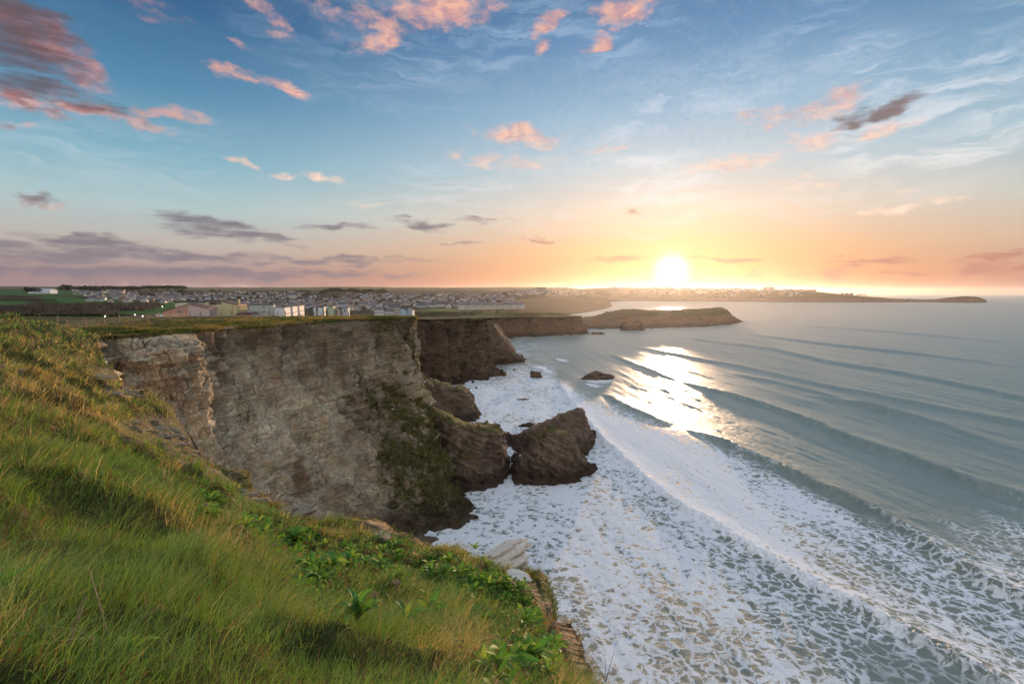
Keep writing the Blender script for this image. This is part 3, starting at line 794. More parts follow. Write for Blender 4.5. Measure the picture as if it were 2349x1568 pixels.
for i_, (u, v, w, h) in enumerate([(1070, 870, 14, 7), (1085, 878, 12, 6), (1062, 882, 10, 5), (1095, 868, 12, 7), (1052, 868, 16, 7), (1040, 878, 12, 6), (1110, 860, 12, 6),
                                   (1140, 850, 14, 7), (1092, 892, 9, 5), (1075, 895, 10, 5), (1060, 900, 8, 4), (1030, 884, 12, 6), (1012, 880, 14, 6), (1118, 872, 9, 5),
                                   (1180, 849, 6, 3), (1000, 873, 14, 7), (1024, 870, 14, 7)]):
    place_rock('boulder', u, v, w, h, 'small dark boulder in the wash below the second cliff', 'boulders of the cove beach', k=i_)
for i_, (u, v, w, h) in enumerate([(1135, 986, 9, 5), (1147, 999, 8, 4), (1158, 993, 7, 4), (1166, 1024, 8, 5), (1205, 990, 8, 4), (1140, 1010, 7, 4)]):
    place_rock('boulder', u, v, w, h, 'small dark boulder in the channel behind the stacks', 'boulders of the channel', k=i_ + 2)

# spurs and headlands
S2_foot = [(-16, 118), level(1065, 1127), level(1110, 1123), level(1153, 1106), (-.5, 126), (-2, 140), (-12, 146), (-24, 140)]
S2_top = [at(985, 945, 122), at(1020, 968, 117), at(1090, 980, 117), at(1140, 995, 119), at(1147, 990, 126), at(1130, 978, 136), at(1060, 970, 138), at(990, 940, 135)]
me = rock_mesh('spur', S2_foot, S2_top, [at(985, 935, 126), at(1060, 970, 126), at(1125, 982, 126)], 170, 66, .8, .9, vtop(3, 12, .75, .22), prof=(0, .35, .75, 1))
put('spur', me, M_rock, kind='structure')
S3_foot = [(-34, 172), level(1000, 975), level(1060, 972), level(1098, 966), level(1110, 945), (-14, 196), (-30, 205), (-44, 195)]
S3_top = [at(970, 872, 176), at(1000, 888, 178), at(1050, 893, 178), at(1072, 905, 179), at(1085, 928, 184), at(1070, 892, 190), at(1020, 880, 196), at(960, 862, 190)]
me = rock_mesh('spur', S3_foot, S3_top, [at(980, 868, 184), at(1030, 886, 184), at(1062, 893, 184)], 130, 40, .8, .8, vtop(5, 11, .5, .1))
put('spur', me, M_rock, kind='structure')
S4_foot = [(-18, 290), level(1115, 838), level(1160, 833), level(1207, 829), level(1200, 818), (-2, 352), (-24, 350), (-40, 330)]
S4_top = [at(1090, 736, 300), at(1126, 738, 300), at(1148, 768, 306), at(1168, 800, 316), at(1178, 806, 325), at(1170, 788, 335), at(1140, 745, 338), at(1080, 736, 330)]
me = rock_mesh('spur', S4_foot, S4_top, [at(1090, 734, 318), at(1125, 742, 318), at(1160, 780, 320)], 130, 46, 1.0, .7, vtop(18, 30, .7, .1))
put('spur', me, M_rock, kind='structure')
# low green island headland catching the sun
T_foot = [level(1335, 756), level(1420, 755), level(1500, 754), level(1600, 751), level(1670, 746), level(1708, 738), level(1690, 733), (250, 880), (150, 900), (80, 860), (70, 720)]
T_top = [at(1342, 736, 670), at(1420, 728, 690), at(1500, 730, 700), at(1600, 724, 720), at(1655, 722, 745), at(1682, 730, 770), at(1668, 712, 800), at(1600, 712, 830), at(1480, 712, 850), at(1400, 716, 820), at(1340, 732, 740)]
me = rock_mesh('island_headland', T_foot, T_top, [at(1370, 724, 740), at(1440, 709, 760), at(1530, 716, 765), at(1610, 709, 770), at(1655, 705, 770)], 190, 30, 1.3, .35, vtop(8, 17, .9, .15), prof=(0, .4, .8, 1), zb=-3)
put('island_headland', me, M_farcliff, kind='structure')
place_rock('wave_washed_rock', 1680, 742, 40, 5, 'low reef trailing off the tip of the island headland', k=1, dep=.6)
place_rock('sea_rock', 1456, 758, 64, 22, 'blocky rock under the landward end of the island headland', k=2, dep=.5)
place_rock('wave_washed_rock', 1372, 767, 34, 5, 'dark reef off the corner of the middle cliff', k=4, dep=.6)
# next head, and the long far coast
F1_foot = [level(1180, 722), level(1290, 712), level(1360, 703), level(1404, 699), (380, 2050), (250, 2200), (60, 2100), (40, 1200)]
F1_top = [at(1190, 712, 1200), at(1290, 700, 1500), at(1362, 692, 1780), at(1398, 690, 1880), at(1392, 684, 2000), at(1320, 680, 2100), at(1220, 680, 2050), at(1190, 706, 1350)]
me = rock_mesh('far_headland', F1_foot, F1_top, [at(1230, 692, 1650), at(1330, 681, 1900), at(1380, 682, 1930)], 150, 16, 3.0, .06, vtop(14, 26, .9, .2), prof=(0, .3, .7, 1), zb=-3)
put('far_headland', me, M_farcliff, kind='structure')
fu = [1190, 1300, 1390, 1480, 1600, 1720, 1850, 1960, 2060, 2130, 2190, 2235, 2262]
fbv = [690.5, 690.5, 690.5, 690.5, 691.2, 692, 693, 693, 693, 693, 694, 694.5, 694]
ftv = [672, 666, 661, 661.5, 664, 665.5, 668.5, 679, 685.5, 687.5, 682, 681, 689]
ft = [671, 665, 660, 661, 663, 664.5, 668, 678, 685, 687, 681, 680, 688]
foot_f = [level(u, v) for u, v in zip(fu, fbv)]
dy_ = [900, 900, 900, 900, 800, 700, 500, 260, 160, 130, 160, 160, 100]
top_f = []
for u, v, f_, d_ in zip(fu, ftv, foot_f, dy_):
    top_f.append(at(u, v + (3.0 if u < 1900 else 1.2), f_[1] + d_ * .35))
back_f = [(level(u, v)[0] * (1 + d_ * 1.3 / level(u, v)[1]), level(u, v)[1] + d_ * 1.3) for u, v, d_ in zip(fu[::-1], fbv[::-1], dy_[::-1])]
backt = [at(u, v + 1.5, f_[1] + d_) for u, v, f_, d_ in zip(fu[::-1], ftv[::-1], foot_f[::-1], dy_[::-1])]
ridge_f = [at(u, v, f_[1] + d_ * .7) for u, v, f_, d_ in zip(fu, ft, foot_f, dy_)]
me = rock_mesh('far_coast', foot_f + back_f, top_f + backt, ridge_f, 420, 12, 2.4, .05, vtop(8, 30, .9, .2), prof=(0, .25, .7, 1), zb=-3, ncap=8)
far_v = np.array([v_.co[:] for v_ in me.vertices])
put('far_coast', me, M_farcliff, kind='structure')
place_rock('islet', 3460 * .5735, 677.6, 36, 4.5, 'tiny islet on the horizon beyond the far coast', k=3)

# ------------------------------------------------------------------ the sea
def sea_material():
    m, t, out = material('sea_water')
    p = objpos(t)
    fa = nd(t, 'ShaderNodeAttribute', attribute_name='foam').outputs['Fac']
    wr = noise(t, p, 0.35, 5.0, 0.6, 0, out=1)
    wr = nd(t, 'ShaderNodeVectorMath', {0: nd(t, 'ShaderNodeVectorMath', {0: wr, 1: (.5, .5, .5)}, operation='SUBTRACT').outputs[0], 3: 3.2}, operation='SCALE').outputs[0]
    pw = nd(t, 'ShaderNodeVectorMath', {0: p, 1: wr}, operation='ADD').outputs[0]
    pf = mapping(t, pw, rot=(0, 0, R(-12)), scale=(0.80, 0.80, 0.0))
    v1 = nd(t, 'ShaderNodeTexVoronoi', {'Vector': pf, 'Scale': 0.85, 'Randomness': 1.0}, feature='F1').outputs['Distance']
    v2 = nd(t, 'ShaderNodeTexVoronoi', {'Vector': mapping(t, pf, loc=(9, 4, 0)), 'Scale': 2.1}, feature='F1').outputs['Distance']
    nf = noise(t, pf, 0.8, 7.0, 0.68, 0.5)
    nl = noise(t, mapping(t, p, rot=(0, 0, R(8)), scale=(.13, .05, 0)), 1.0, 5.0, 0.6)
    pat = mth(t, 'ADD', mth(t, 'MULTIPLY', v1, 0.62), mth(t, 'ADD', mth(t, 'MULTIPLY', v2, 0.30), mth(t, 'MULTIPLY', nf, 0.75)))
    cov = mth(t, 'ADD', fa, mth(t, 'MULTIPLY', mth(t, 'SUBTRACT', nl, 0.5), 1.0))
    th_ = mth(t, 'SUBTRACT', 1.56, mth(t, 'MULTIPLY', cov, 1.0))
    fm = rng_map(t, mth(t, 'SUBTRACT', pat, th_), -0.07, 0.08)
    fm = mth(t, 'MULTIPLY', fm, rng_map(t, fa, 0.02, 0.16))
    ed = nd(t, 'ShaderNodeTexVoronoi', {'Vector': mapping(t, pf, loc=(3, 8, 0)), 'Scale': 0.75}, feature='DISTANCE_TO_EDGE').outputs['Distance']
    lace = mth(t, 'MULTIPLY', rng_map(t, mth(t, 'ADD', ed, mth(t, 'MULTIPLY', mth(t, 'SUBTRACT', nf, 0.5), 0.5)), 0.13, 0.02), rng_map(t, cov, 0.22, 0.55))
    fm = mth(t, 'MAXIMUM', fm, mth(t, 'MULTIPLY', lace, 0.85))
    # fine froth inside the white
    fr = noise(t, pf, 3.5, 6.0, 0.7)
    fm2 = mth(t, 'MULTIPLY', fm, rng_map(t, fr, 0.30, 0.52, 0.55, 1.0))
    # ripples
    rp = noise(t, mapping(t, p, rot=(0, 0, R(-20)), scale=(.7, 1.0, 0)), 0.6, 8.0, 0.66, 0.4)
    rp2 = noise(t, mapping(t, p, rot=(0, 0, R(12)), scale=(.4, 1.0, 0)), 0.10, 5.0, 0.6)
    hgt = mth(t, 'ADD', mth(t, 'MULTIPLY', rp, 0.75), mth(t, 'ADD', mth(t, 'MULTIPLY', rp2, 1.0), mth(t, 'MULTIPLY', fm, 0.12)))
    yv = nd(t, 'ShaderNodeSeparateXYZ', {0: p}).outputs[1]           # the open bay is calmer than the surf
    stg = rng_map(t, mth(t, 'LOGARITHM', mth(t, 'MAXIMUM', yv, 1.0), 10.0), 1.8, 2.9, 0.32, 0.10)
    bp = nd(t, 'ShaderNodeBump', {'Height': hgt, 'Strength': stg, 'Distance': 1.0})
    rp3 = noise(t, mapping(t, p, rot=(0, 0, R(-34)), scale=(.5, 1.0, 0)), 2.2, 5.0, 0.7)
    bpf = nd(t, 'ShaderNodeBump', {'Height': mth(t, 'ADD', mth(t, 'MULTIPLY', fm2, 0.5), mth(t, 'MULTIPLY', rp3, 0.5)), 'Strength': 0.22, 'Distance': 0.30})
    turb = mixc(t, rng_map(t, fa, 0.0, 0.7), (0.195, 0.250, 0.225, 1), (0.20, 0.22, 0.18, 1))
    w = nd(t, 'ShaderNodeBsdfPrincipled', {'Base Color': turb, 'Roughness': mth(t, 'ADD', rng_map(t, fa, 0.25, 0.75, 0.0, 0.22), rng_map(t, mth(t, 'LOGARITHM', mth(t, 'MAXIMUM', yv, 1.0), 10.0), 2.0, 3.0, 0.46, 0.33)), 'IOR': 1.33, 'Normal': bp.outputs[0]})
    f = nd(t, 'ShaderNodeBsdfPrincipled', {'Base Color': (0.78, 0.785, 0.79, 1), 'Roughness': 0.9, 'Specular IOR Level': 0.0, 'Normal': bpf.outputs[0]})
    mx = nd(t, 'ShaderNodeMixShader', {0: fm2, 1: w.outputs[0], 2: f.outputs[0]})
    t.links.new(mx.outputs[0], out.inputs[0])
    return m
M_sea = sea_material()
W = [  # crest lines, seen from above: (u, v) of the crest, height, front width, back width, broken (foam)
    ([(1275, 862), (1300, 905), (1330, 945), (1365, 988), (1400, 1022), (1450, 1072), (1520, 1132), (1600, 1182), (1700, 1245), (1800, 1306), (1900, 1362), (2000, 1410), (2100, 1465), (2200, 1520), (2330, 1590)], 0.95, 1.2, 3.6, 1.0),
    ([(1560, 978), (1650, 1008), (1700, 1034), (1760, 1064), (1840, 1100), (1950, 1150), (2050, 1200), (2150, 1262), (2250, 1322), (2420, 1410)], 1.75, 1.2, 4.0, 0.34),
    ([(1560, 872), (1640, 898), (1720, 920), (1800, 946), (1900, 985), (2000, 1025), (2100, 1057), (2200, 1096), (2420, 1165)], 1.9, 1.3, 4.5, 0.08),
    ([(1850, 905), (2000, 936), (2100, 961), (2200, 991), (2420, 1060)], 1.9, 1.5, 5.0, 0.0),
    ([(1395, 812), (1440, 830), (1500, 852), (1560, 872)], 1.2, 1.4, 5.0, 0.10),
    ([(1380, 900), (1440, 935), (1500, 958), (1560, 978)], 1.0, 1.2, 5.0, 0.25),
    ([(1500, 765), (1620, 782), (1760, 800), (1900, 830), (2100, 862), (2420, 930)], 1.7, 2.2, 8.0, 0.0),
    ([(1700, 765), (1900, 790), (2100, 812), (2420, 850)], 2.0, 3.0, 10.0, 0.0),
    ([(1430, 790), (1560, 815), (1700, 842), (1850, 875), (2050, 915), (2420, 985)], 1.3, 1.9, 6.0, 0.0),
    ([(1800, 745), (2000, 758), (2420, 795)], 1.8, 4.0, 12.0, 0.0),
    ([(1650, 850), (1800, 882), (1950, 920), (2150, 985), (2420, 1085)], 0.9, 1.4, 5.0, 0.0),
    ([(1120, 878), (1078, 898), (1066, 925), (1075, 945)], 0.5, 1.2, 3.0, 0.8),
    ([(1125, 968), (1110, 985), (1122, 1000)], 0.3, 1.2, 3.0, 0.5),
    ([(1228, 838), (1252, 850), (1275, 862)], 0.6, 1.2, 3.0, 0.9), ([(1275, 822), (1300, 832)], 0.7, 1.4, 3.0, 0.9), ([(1345, 880), (1375, 890)], 0.5, 1.4, 3.0, 0.8),
]
va_ = np.concatenate([np.linspace(675.2, 700, 60), np.linspace(701, 1640, 560)])
ua_ = np.linspace(880, 2520, 700)
UU, VV = np.meshgrid(ua_, va_, indexing='ij')
yc = (CY - VV) / F
dyy = math.cos(PITCH) + yc * math.sin(PITCH); dzz = -math.sin(PITCH) + yc * math.cos(PITCH)
YY = -EYE / (dzz / dyy)
XX = (UU - CX) / F / dyy * YY
sx_, sy_ = XX.ravel(), YY.ravel()
uu, vv = UU.ravel(), VV.ravel()
zz = np.zeros(len(sx_)); broken = np.zeros(len(sx_))
sp = np.stack([sx_, sy_, 0 * sx_], -1)
wob = fbm(sp * 0.035, 3) * 2.2
lump = fbm(sp * 0.55, 3)
lump2 = fbm(sp * 1.6, 2)
chop = fbm(sp * 0.16 + 7, 4, .6)
for (pts, hgt, wf, wb, br) in W:
    C = np.array([level(*q)[:2] for q in pts])
    C = catmull(C, 90)
    sel = np.where((sy_ > C[:, 1].min() - 40) & (sy_ < C[:, 1].max() + 40))[0]
    best = np.full(len(sel), 1e9); sd = np.zeros(len(sel)); al = np.zeros(len(sel))
    for k in range(len(C) - 1):
        a, b = C[k], C[k + 1]
        d = b - a; L = d @ d
        rx, ry = sx_[sel] - a[0], sy_[sel] - a[1]
        tq = np.clip((rx * d[0] + ry * d[1]) / L, 0, 1)
        ex, ey = rx - tq * d[0], ry - tq * d[1]
        dist = np.hypot(ex, ey)
        m_ = dist < best
        best[m_] = dist[m_]
        sg = np.sign(d[0] * ry - d[1] * rx)
        sd[m_] = (dist * sg)[m_]
        al[m_] = ((k + tq) / (len(C) - 1))[m_]
    sd = sd + wob[sel] * (0.6 if br < 0.5 else 0.35)
    endf = ss(al, 0.0, 0.12 if br > .5 else .22) * (ss(al, 1.0, 0.6) if len(pts) < 6 else 1)
    # shoreward is on the left of the line's own bearing or the right, decided by the crest itself: the near side is the steep one
    mid = len(C) // 2
    tv = C[mid + 1] - C[mid]
    near_sign = np.sign(tv[0] * (-C[mid][1]) - tv[1] * (-C[mid][0]))
    s_ = sd * near_sign + chop[sel] * (0.9 if br < .5 else .6)                                  # positive on the camera / shore side
    prof_ = np.where(s_ > 0, np.exp(-(s_ / wf) ** 2), np.exp(-(s_ / wb) ** 2))
    trough = -0.28 * np.exp(-((s_ - wf * 2.4) / (wf * 1.5)) ** 2)
    zz[sel] += hgt * 0.75 * endf * (prof_ + trough)
    if br > 0:
        front = np.exp(-((s_ - wf * 0.25) / (wf * 0.95)) ** 2)
        zz[sel] += endf * br * (front * (0.30 + lump[sel] * 0.55 + lump2[sel] * 0.35))
        tail = np.where(s_ < 0, np.exp(-(s_ / (wb * 2.0)) ** 2), front)
        fadeb = ss(al, 1.0, 0.72) if len(pts) > 12 else 1.0
        broken[sel] = np.maximum(broken[sel], br * endf * (0.35 + 0.65 * fadeb) * np.maximum(front, 0.72 * tail))
# foam cover
w1v = np.interp(uu, [q[0] for q in W[0][0]], [q[1] for q in W[0][0]])
w2v = np.interp(uu, [1300, 1450] + [q[0] for q in W[1][0]], [880, 940] + [q[1] for q in W[1][0]])
far = ss(sy_, 1800, 300)
ca, sa = math.cos(R(-8)), math.sin(R(-8))                    # the swell crests run away from the camera, a little to the left
uy_, ux_ = sx_ * ca - sy_ * sa, sx_ * sa + sy_ * ca
surf = np.where(vv > w2v - 20, 0.45, 1.0)
zz += far * surf * (0.22 * fbm(np.stack([ux_ * .03, uy_ * .15, 0 * ux_], -1), 4, .6) + 0.42 * fbm(np.stack([ux_ * .008, uy_ * .05, 0 * ux_ + 4], -1), 3))
zz += ss(sy_, 500, 120) * 0.05 * surf * fbm(np.stack([ux_ * .35, uy_ * .7, 0 * ux_], -1), 3, .6)
inner = ss(vv - w1v, -4, 12)
f_in = 0.76 - 0.16 * ss(uu, 1500, 2300) - 0.12 * ss(vv, 1330, 1568) + 0.06 * ss(vv, 1000, 900)
f_mid = (0.86 - 0.28 * ss(uu, 1600, 2050)) * ss(vv - w2v, -30, 50) + 0.06
f_out = 0.55 * ss(vv, 1060, 1330) * ss(uu, 1850, 2250) + 0.03
foam = np.where(vv > w1v, f_in * inner + (1 - inner) * f_mid, np.maximum(f_mid * ss(vv - w2v, -60, 20), f_out))
cove = ss(uu, 1330, 1240) * ss(vv, 800, 860)
foam = np.maximum(foam, 0.66 * cove)
shore = ss(uu, 1420, 1150) * ss(vv, 756, 800) * 0.45
foam = np.maximum(foam, shore)
foam = np.maximum(foam, broken * 1.35)
foam += 0.10 * fbm(sp * 0.022, 3)
foam = np.clip(foam * ss(vv, 745, 775), 0, 1.35)
near_rocks = [(level(1265, 1112), 26), (level(1110, 1124), 22), (level(1060, 1240), 26), (level(1372, 872), 14), (level(1090, 966), 16), (level(1210, 1040), 14)]
for p_, rad in near_rocks:
    foam = np.maximum(foam, 0.86 * ss(np.hypot(sx_ - p_[0], (sy_ - p_[1])), rad, rad * .3))
me = mesh_np('sea', np.stack([sx_, sy_, zz], -1), [grid_quads(len(ua_), len(va_))])
fattr(me, 'foam', foam)
put('sea', me, M_sea, kind='structure')
# the same water outside the detailed part, a little lower so that the two never share a plane
def sheet(name, pts, m):
    me = mesh_np(name, np.array(pts, float), [np.arange(len(pts))[None]])
    fattr(me, 'foam', np.full(len(pts), 0.3))
    return put(name, me, m, kind='structure')
q_ = [level(2515, 675.2), level(2515, 1640)]
sheet('outer_sea', [(q_[1][0] - 2, q_[1][1], -.6), (300, 20, -.6), (300, -200, -.6), (26000, -200, -.6), (26000, q_[0][1], -.6), (q_[0][0] - 400, q_[0][1], -.6)], M_sea)
sheet('outer_sea', [(-60, 5, -1.5), (-60, -60, -1.5), (300, -200, -1.5), (300, 20, -1.5), (q_[1][0], q_[1][1], -1.5), (-20, 64, -1.5)], M_sea)

# ------------------------------------------------------------------ grass on the near clifftop
def leaf_material(name, trans=0.45, gloss=0.25, var=0.25):
    m, t, out = material(name)
    a = nd(t, 'ShaderNodeAttribute', attribute_name='tint').outputs['Color']
    n = noise(t, objpos(t), 35.0, 2.0)
    c = mixc(t, rng_map(t, n, 0.3, 0.7, 0.0, var), a, mixc(t, 1.0, a, (0.5, 0.5, 0.45, 1), 'MULTIPLY'))
    d = nd(t, 'ShaderNodeBsdfPrincipled', {'Base Color': c, 'Roughness': 0.55, 'Specular IOR Level': gloss})
    tr = nd(t, 'ShaderNodeBsdfTranslucent', {'Color': mixc(t, 1.0, c, (1.25, 1.15, 0.6, 1), 'MULTIPLY')})
    mx = nd(t, 'ShaderNodeMixShader', {0: trans, 1: d.outputs[0], 2: tr.outputs[0]})
    t.links.new(mx.outputs[0], out.inputs[0])
    return m
M_grass = leaf_material('grass_blades', 0.45)
M_leaf = leaf_material('broad_leaves', 0.45, 0.15, 0.35)

LEAFY = [(500, 1150, 34), (600, 1215, 40), (690, 1235, 46), (800, 1285, 55), (900, 1290, 55), (1000, 1315, 55), (1090, 1345, 50), (1180, 1365, 45), (1215, 1430, 36),
         (1200, 1530, 70), (1245, 1530, 36), (700, 1330, 40), (480, 1190, 20)]
def leafy_mask(u, v):
    m = np.zeros(len(u))
    for (a, b, r) in LEAFY:
        m = np.maximum(m, ss(np.hypot(u - a, (v - b) * 1.5), r * 1.5, r * 0.5))
    return m
NB = 350000
th_b = R(-57) + (R(15.5) - R(-57)) * rng.random(NB)
tq = rng.random(NB) ** 0.72
r_b = np.exp(math.log(0.8) + (math.log(88) - math.log(0.8)) * tq)
e_b = edge_dist(th_b)
ok = (r_b < e_b - 0.02) & (r_b * np.cos(th_b) < 66)
th_b, r_b, e_b = th_b[ok], r_b[ok], e_b[ok]
gx, gy = r_b * np.sin(th_b), r_b * np.cos(th_b)
gz = top_z(gx, gy) - 0.015
gu, gv = view(gx, gy, gz)
bare = bare_mask(gu, gv); leafy = leafy_mask(gu, gv)
gp = np.stack([gx, gy, 0 * gx], -1)
tus = fbm(gp * np.array([0.62, 0.8, 1]) + 5.1, 3, 0.5)          # the same swells as the hummocks
fine_n = fbm(gp * 1.7 + 31, 3)
shade_gap = 0
keep = (rng.random(len(gx)) > bare * 0.62) & (rng.random(len(gx)) > leafy * 0.86) & (rng.random(len(gx)) > 0.40 * ss(fine_n, 0.15, -0.25)) & (rng.random(len(gx)) < 0.45 + 0.55 * ss(r_b, 2.5, 9.0))
(gx, gy, gz, gu, gv, bare, leafy, tus, fine_n, r_b, e_b) = [a[keep] for a in (gx, gy, gz, gu, gv, bare, leafy, tus, fine_n, r_b, e_b)]
gp = gp[keep]
n = len(gx)
L = (0.11 + 0.18 * rng.random(n)) * (0.65 + 0.75 * ss(tus, -0.35, 0.45)) * (1 - 0.6 * leafy) * (1 - 0.35 * bare)
L = L * (0.4 + 0.6 * ss(e_b - r_b, 0.0, 0.9))
L = L * (1 + 0.012 * np.minimum(r_b, 35)) * (0.55 + 0.45 * ss(r_b, 1.2, 3.0))
lean = 0.35 + 1.0 * rng.random(n) + 0.25 * fine_n
phi = R(22) + 1.9 * fbm(gp * 0.55 + 60, 2) + 1.8 * fbm(gp * 2.4 + 80, 2) + rng.normal(0, 0.95, n)
dx, dy = np.cos(phi), np.sin(phi)
psi = rng.random(n) * math.pi
wd = np.maximum(0.0050, 0.00125 * r_b) * (0.7 + 0.6 * rng.random(n))
sxv, syv = np.cos(psi) * wd * .5, np.sin(psi) * wd * .5
# colours
och = 0.13 + 0.62 * fbm(gp * 0.40 + 12, 3) + 0.30 * fbm(gp * 2.4 + 90, 2) + 0.34 * ss(gv, 1090, 960) * ss(gv, 760, 800) - 0.34 * ss(gu, 640, 250) * ss(gv, 1060, 1150) \
    + 0.22 * ss(gu, 820, 1150) * ss(gv, 1360, 1460) + 0.30 * ss(tus, 0.1, 0.5) - 0.15 * leafy
och = np.clip(och + rng.normal(0, 0.26, n), 0, 1)
g0 = np.array([0.055, 0.125, 0.024]); g1_ = np.array([0.165, 0.275, 0.070]); o0 = np.array([0.225, 0.160, 0.062]); o1 = np.array([0.50, 0.40, 0.215])
k1 = rng.random(n)[:, None]
green = g0 * (1 - k1) + g1_ * k1; ochre = o0 * (1 - k1) + o1 * k1 * 1.0
w_ = ss(och, 0.35, 0.85)[:, None]
bc = green * (1 - w_) + ochre * w_
red = (rng.random(n) < 0.025)[:, None]
bc = np.where(red, np.array([0.26, 0.12, 0.05]), bc)
def blades(sel, segs):
    k = len(sel); S = segs
    t = np.linspace(0, 1, S + 1)
    Ls, ln_ = L[sel][:, None], lean[sel][:, None]
    zz_ = gz[sel][:, None] + Ls * (t * (1 - 0.40 * ln_ * t))[...]
    hx = Ls * ln_ * 0.85 * t ** 1.7
    px = gx[sel][:, None] + hx * dx[sel][:, None]; py = gy[sel][:, None] + hx * dy[sel][:, None]
    ww = (1 - t) ** 0.6
    A = np.stack([px - sxv[sel][:, None] * ww, py - syv[sel][:, None] * ww, zz_], -1)[:, :S]
    B = np.stack([px + sxv[sel][:, None] * ww, py + syv[sel][:, None] * ww, zz_], -1)[:, :S]
    T = np.stack([px, py, zz_], -1)[:, S:]
    V = np.concatenate([A, B, T], 1)                         # k, 2S+1, 3
    nv = 2 * S + 1
    o = (np.arange(k) * nv)[:, None]
    quads = np.concatenate([np.stack([o[:, 0] + j, o[:, 0] + S + j, o[:, 0] + S + j + 1, o[:, 0] + j + 1], -1) for j in range(S - 1)]) if S > 1 else np.zeros((0, 4), int)
    tris = np.stack([o[:, 0] + S - 1, o[:, 0] + 2 * S - 1, o[:, 0] + 2 * S], -1)
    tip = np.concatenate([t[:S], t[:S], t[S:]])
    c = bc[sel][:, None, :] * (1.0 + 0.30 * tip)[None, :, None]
    return V.reshape(-1, 3), quads, tris, c.reshape(-1, 3)
# tussocks: dense arching tufts scattered over the slope
NT, PB = 300, 90
tr = np.exp(rng.uniform(math.log(3.6), math.log(48), NT)); tth = R(-56) + (R(12) + R(56)) * rng.random(NT)
okt = tr < edge_dist(tth) - 0.8
tr, tth = tr[okt], tth[okt]
tx, ty = tr * np.sin(tth), tr * np.cos(tth)
tu, tv = view(tx, ty, top_z(tx, ty))
okt = (leafy_mask(tu, tv) < .35) & (bare_mask(tu, tv) < .3)
tx, ty, tr = tx[okt], ty[okt], tr[okt]
m_ = len(tx); kk_ = m_ * PB
tsz = np.repeat(0.8 + 0.5 * rng.random(m_) + 0.010 * np.minimum(tr, 30), PB)
an_ = rng.random(kk_) * 6.283; ro = 0.13 * np.sqrt(rng.random(kk_)) * tsz
bx0, by0 = np.repeat(tx, PB) + np.cos(an_) * ro, np.repeat(ty, PB) + np.sin(an_) * ro
bz0 = top_z(bx0, by0) - .02
vx, vy = np.cos(an_) * ro / .13 * 1.0 + .55, np.sin(an_) * ro / .13 + .12
nv_ = np.hypot(vx, vy) + 1e-6
tch = np.repeat(rng.random(m_) * .55 + .05 + .3 * ss(tr, 5, 14), PB) + rng.normal(0, .15, kk_)
k2 = rng.random(kk_)[:, None]; wt_ = ss(tch, .3, .8)[:, None]
tcol = (np.array([.07, .14, .03]) * (1 - k2) + np.array([.20, .27, .08]) * k2) * (1 - wt_) + (np.array([.30, .21, .085]) * (1 - k2) + np.array([.52, .42, .22]) * k2) * wt_
tw_ = np.maximum(.0045, .0011 * np.repeat(tr, PB)); tps = rng.random(kk_) * math.pi
gx, gy, gz = np.concatenate([gx, bx0]), np.concatenate([gy, by0]), np.concatenate([gz, bz0])
r_b = np.concatenate([r_b, np.repeat(tr, PB)])
L = np.concatenate([L, (0.19 + .14 * rng.random(kk_)) * tsz]); lean = np.concatenate([lean, 0.55 + .75 * rng.random(kk_)])
dx, dy = np.concatenate([dx, vx / nv_]), np.concatenate([dy, vy / nv_])
sxv, syv = np.concatenate([sxv, np.cos(tps) * tw_ * .5]), np.concatenate([syv, np.sin(tps) * tw_ * .5])
bc = np.concatenate([bc, tcol])
nearb = np.where(r_b < 9)[0]; farb = np.where(r_b >= 9)[0]
V1, q1, t1, c1 = blades(nearb, 3); V2, q2, t2, c2 = blades(farb, 2)
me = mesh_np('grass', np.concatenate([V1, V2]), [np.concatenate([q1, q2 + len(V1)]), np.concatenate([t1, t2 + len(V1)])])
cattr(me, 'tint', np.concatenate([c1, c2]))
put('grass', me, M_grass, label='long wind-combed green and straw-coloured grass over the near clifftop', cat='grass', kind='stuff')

# turf tufts along the far rim and over the plateau behind it
nf = 52000
sy_t = 56 + (185 - 56) * rng.random(nf) ** 1.3
d_in = rng.exponential(9.0, nf) - 0.35
fx = coast_x(sy_t) - d_in; fy = sy_t + rng.normal(0, .2, nf)
k_ = (fx > -1.15 * fy) 
fx, fy, d_in = fx[k_], fy[k_], d_in[k_]
fz = np.where(fy < 66, np.minimum(land_z(fx, fy), land_z(fx, fy)), land_z(fx, fy)) - 0.05 - np.maximum(-d_in, 0) * 1.2
n2_ = len(fx); fr_ = np.hypot(fx, fy)
fp = np.stack([fx, fy, 0 * fx], -1)
gx, gy, gz, r_b = fx, fy, fz, fr_
L = (0.22 + 0.25 * rng.random(n2_)) * (0.7 + 0.9 * ss(fbm(fp * .25, 3), -.2, .4)); lean = 0.6 + 0.5 * rng.random(n2_)
phi = R(10) + 1.8 * fbm(fp * .3, 2) + rng.normal(0, .6, n2_); dx, dy = np.cos(phi), np.sin(phi)
psi = rng.random(n2_) * math.pi; wd = 0.0011 * fr_ * (0.7 + 0.6 * rng.random(n2_)); sxv, syv = np.cos(psi) * wd * .5, np.sin(psi) * wd * .5
w_ = ss(0.45 + 0.9 * fbm(fp * .12 + 9, 3) + rng.normal(0, .2, n2_), .2, .8)[:, None]
bc = np.array([0.062, 0.090, 0.018]) * (1 - w_) + np.array([0.26, 0.19, 0.075]) * w_
V2, q2, t2, c2 = blades(np.arange(n2_), 2)
me = mesh_np('cliff_edge_turf', V2, [q2, t2]); cattr(me, 'tint', c2)
put('cliff_edge_turf', me, M_grass, label='rough turf fringing the top of the far cliff', cat='grass', kind='stuff')

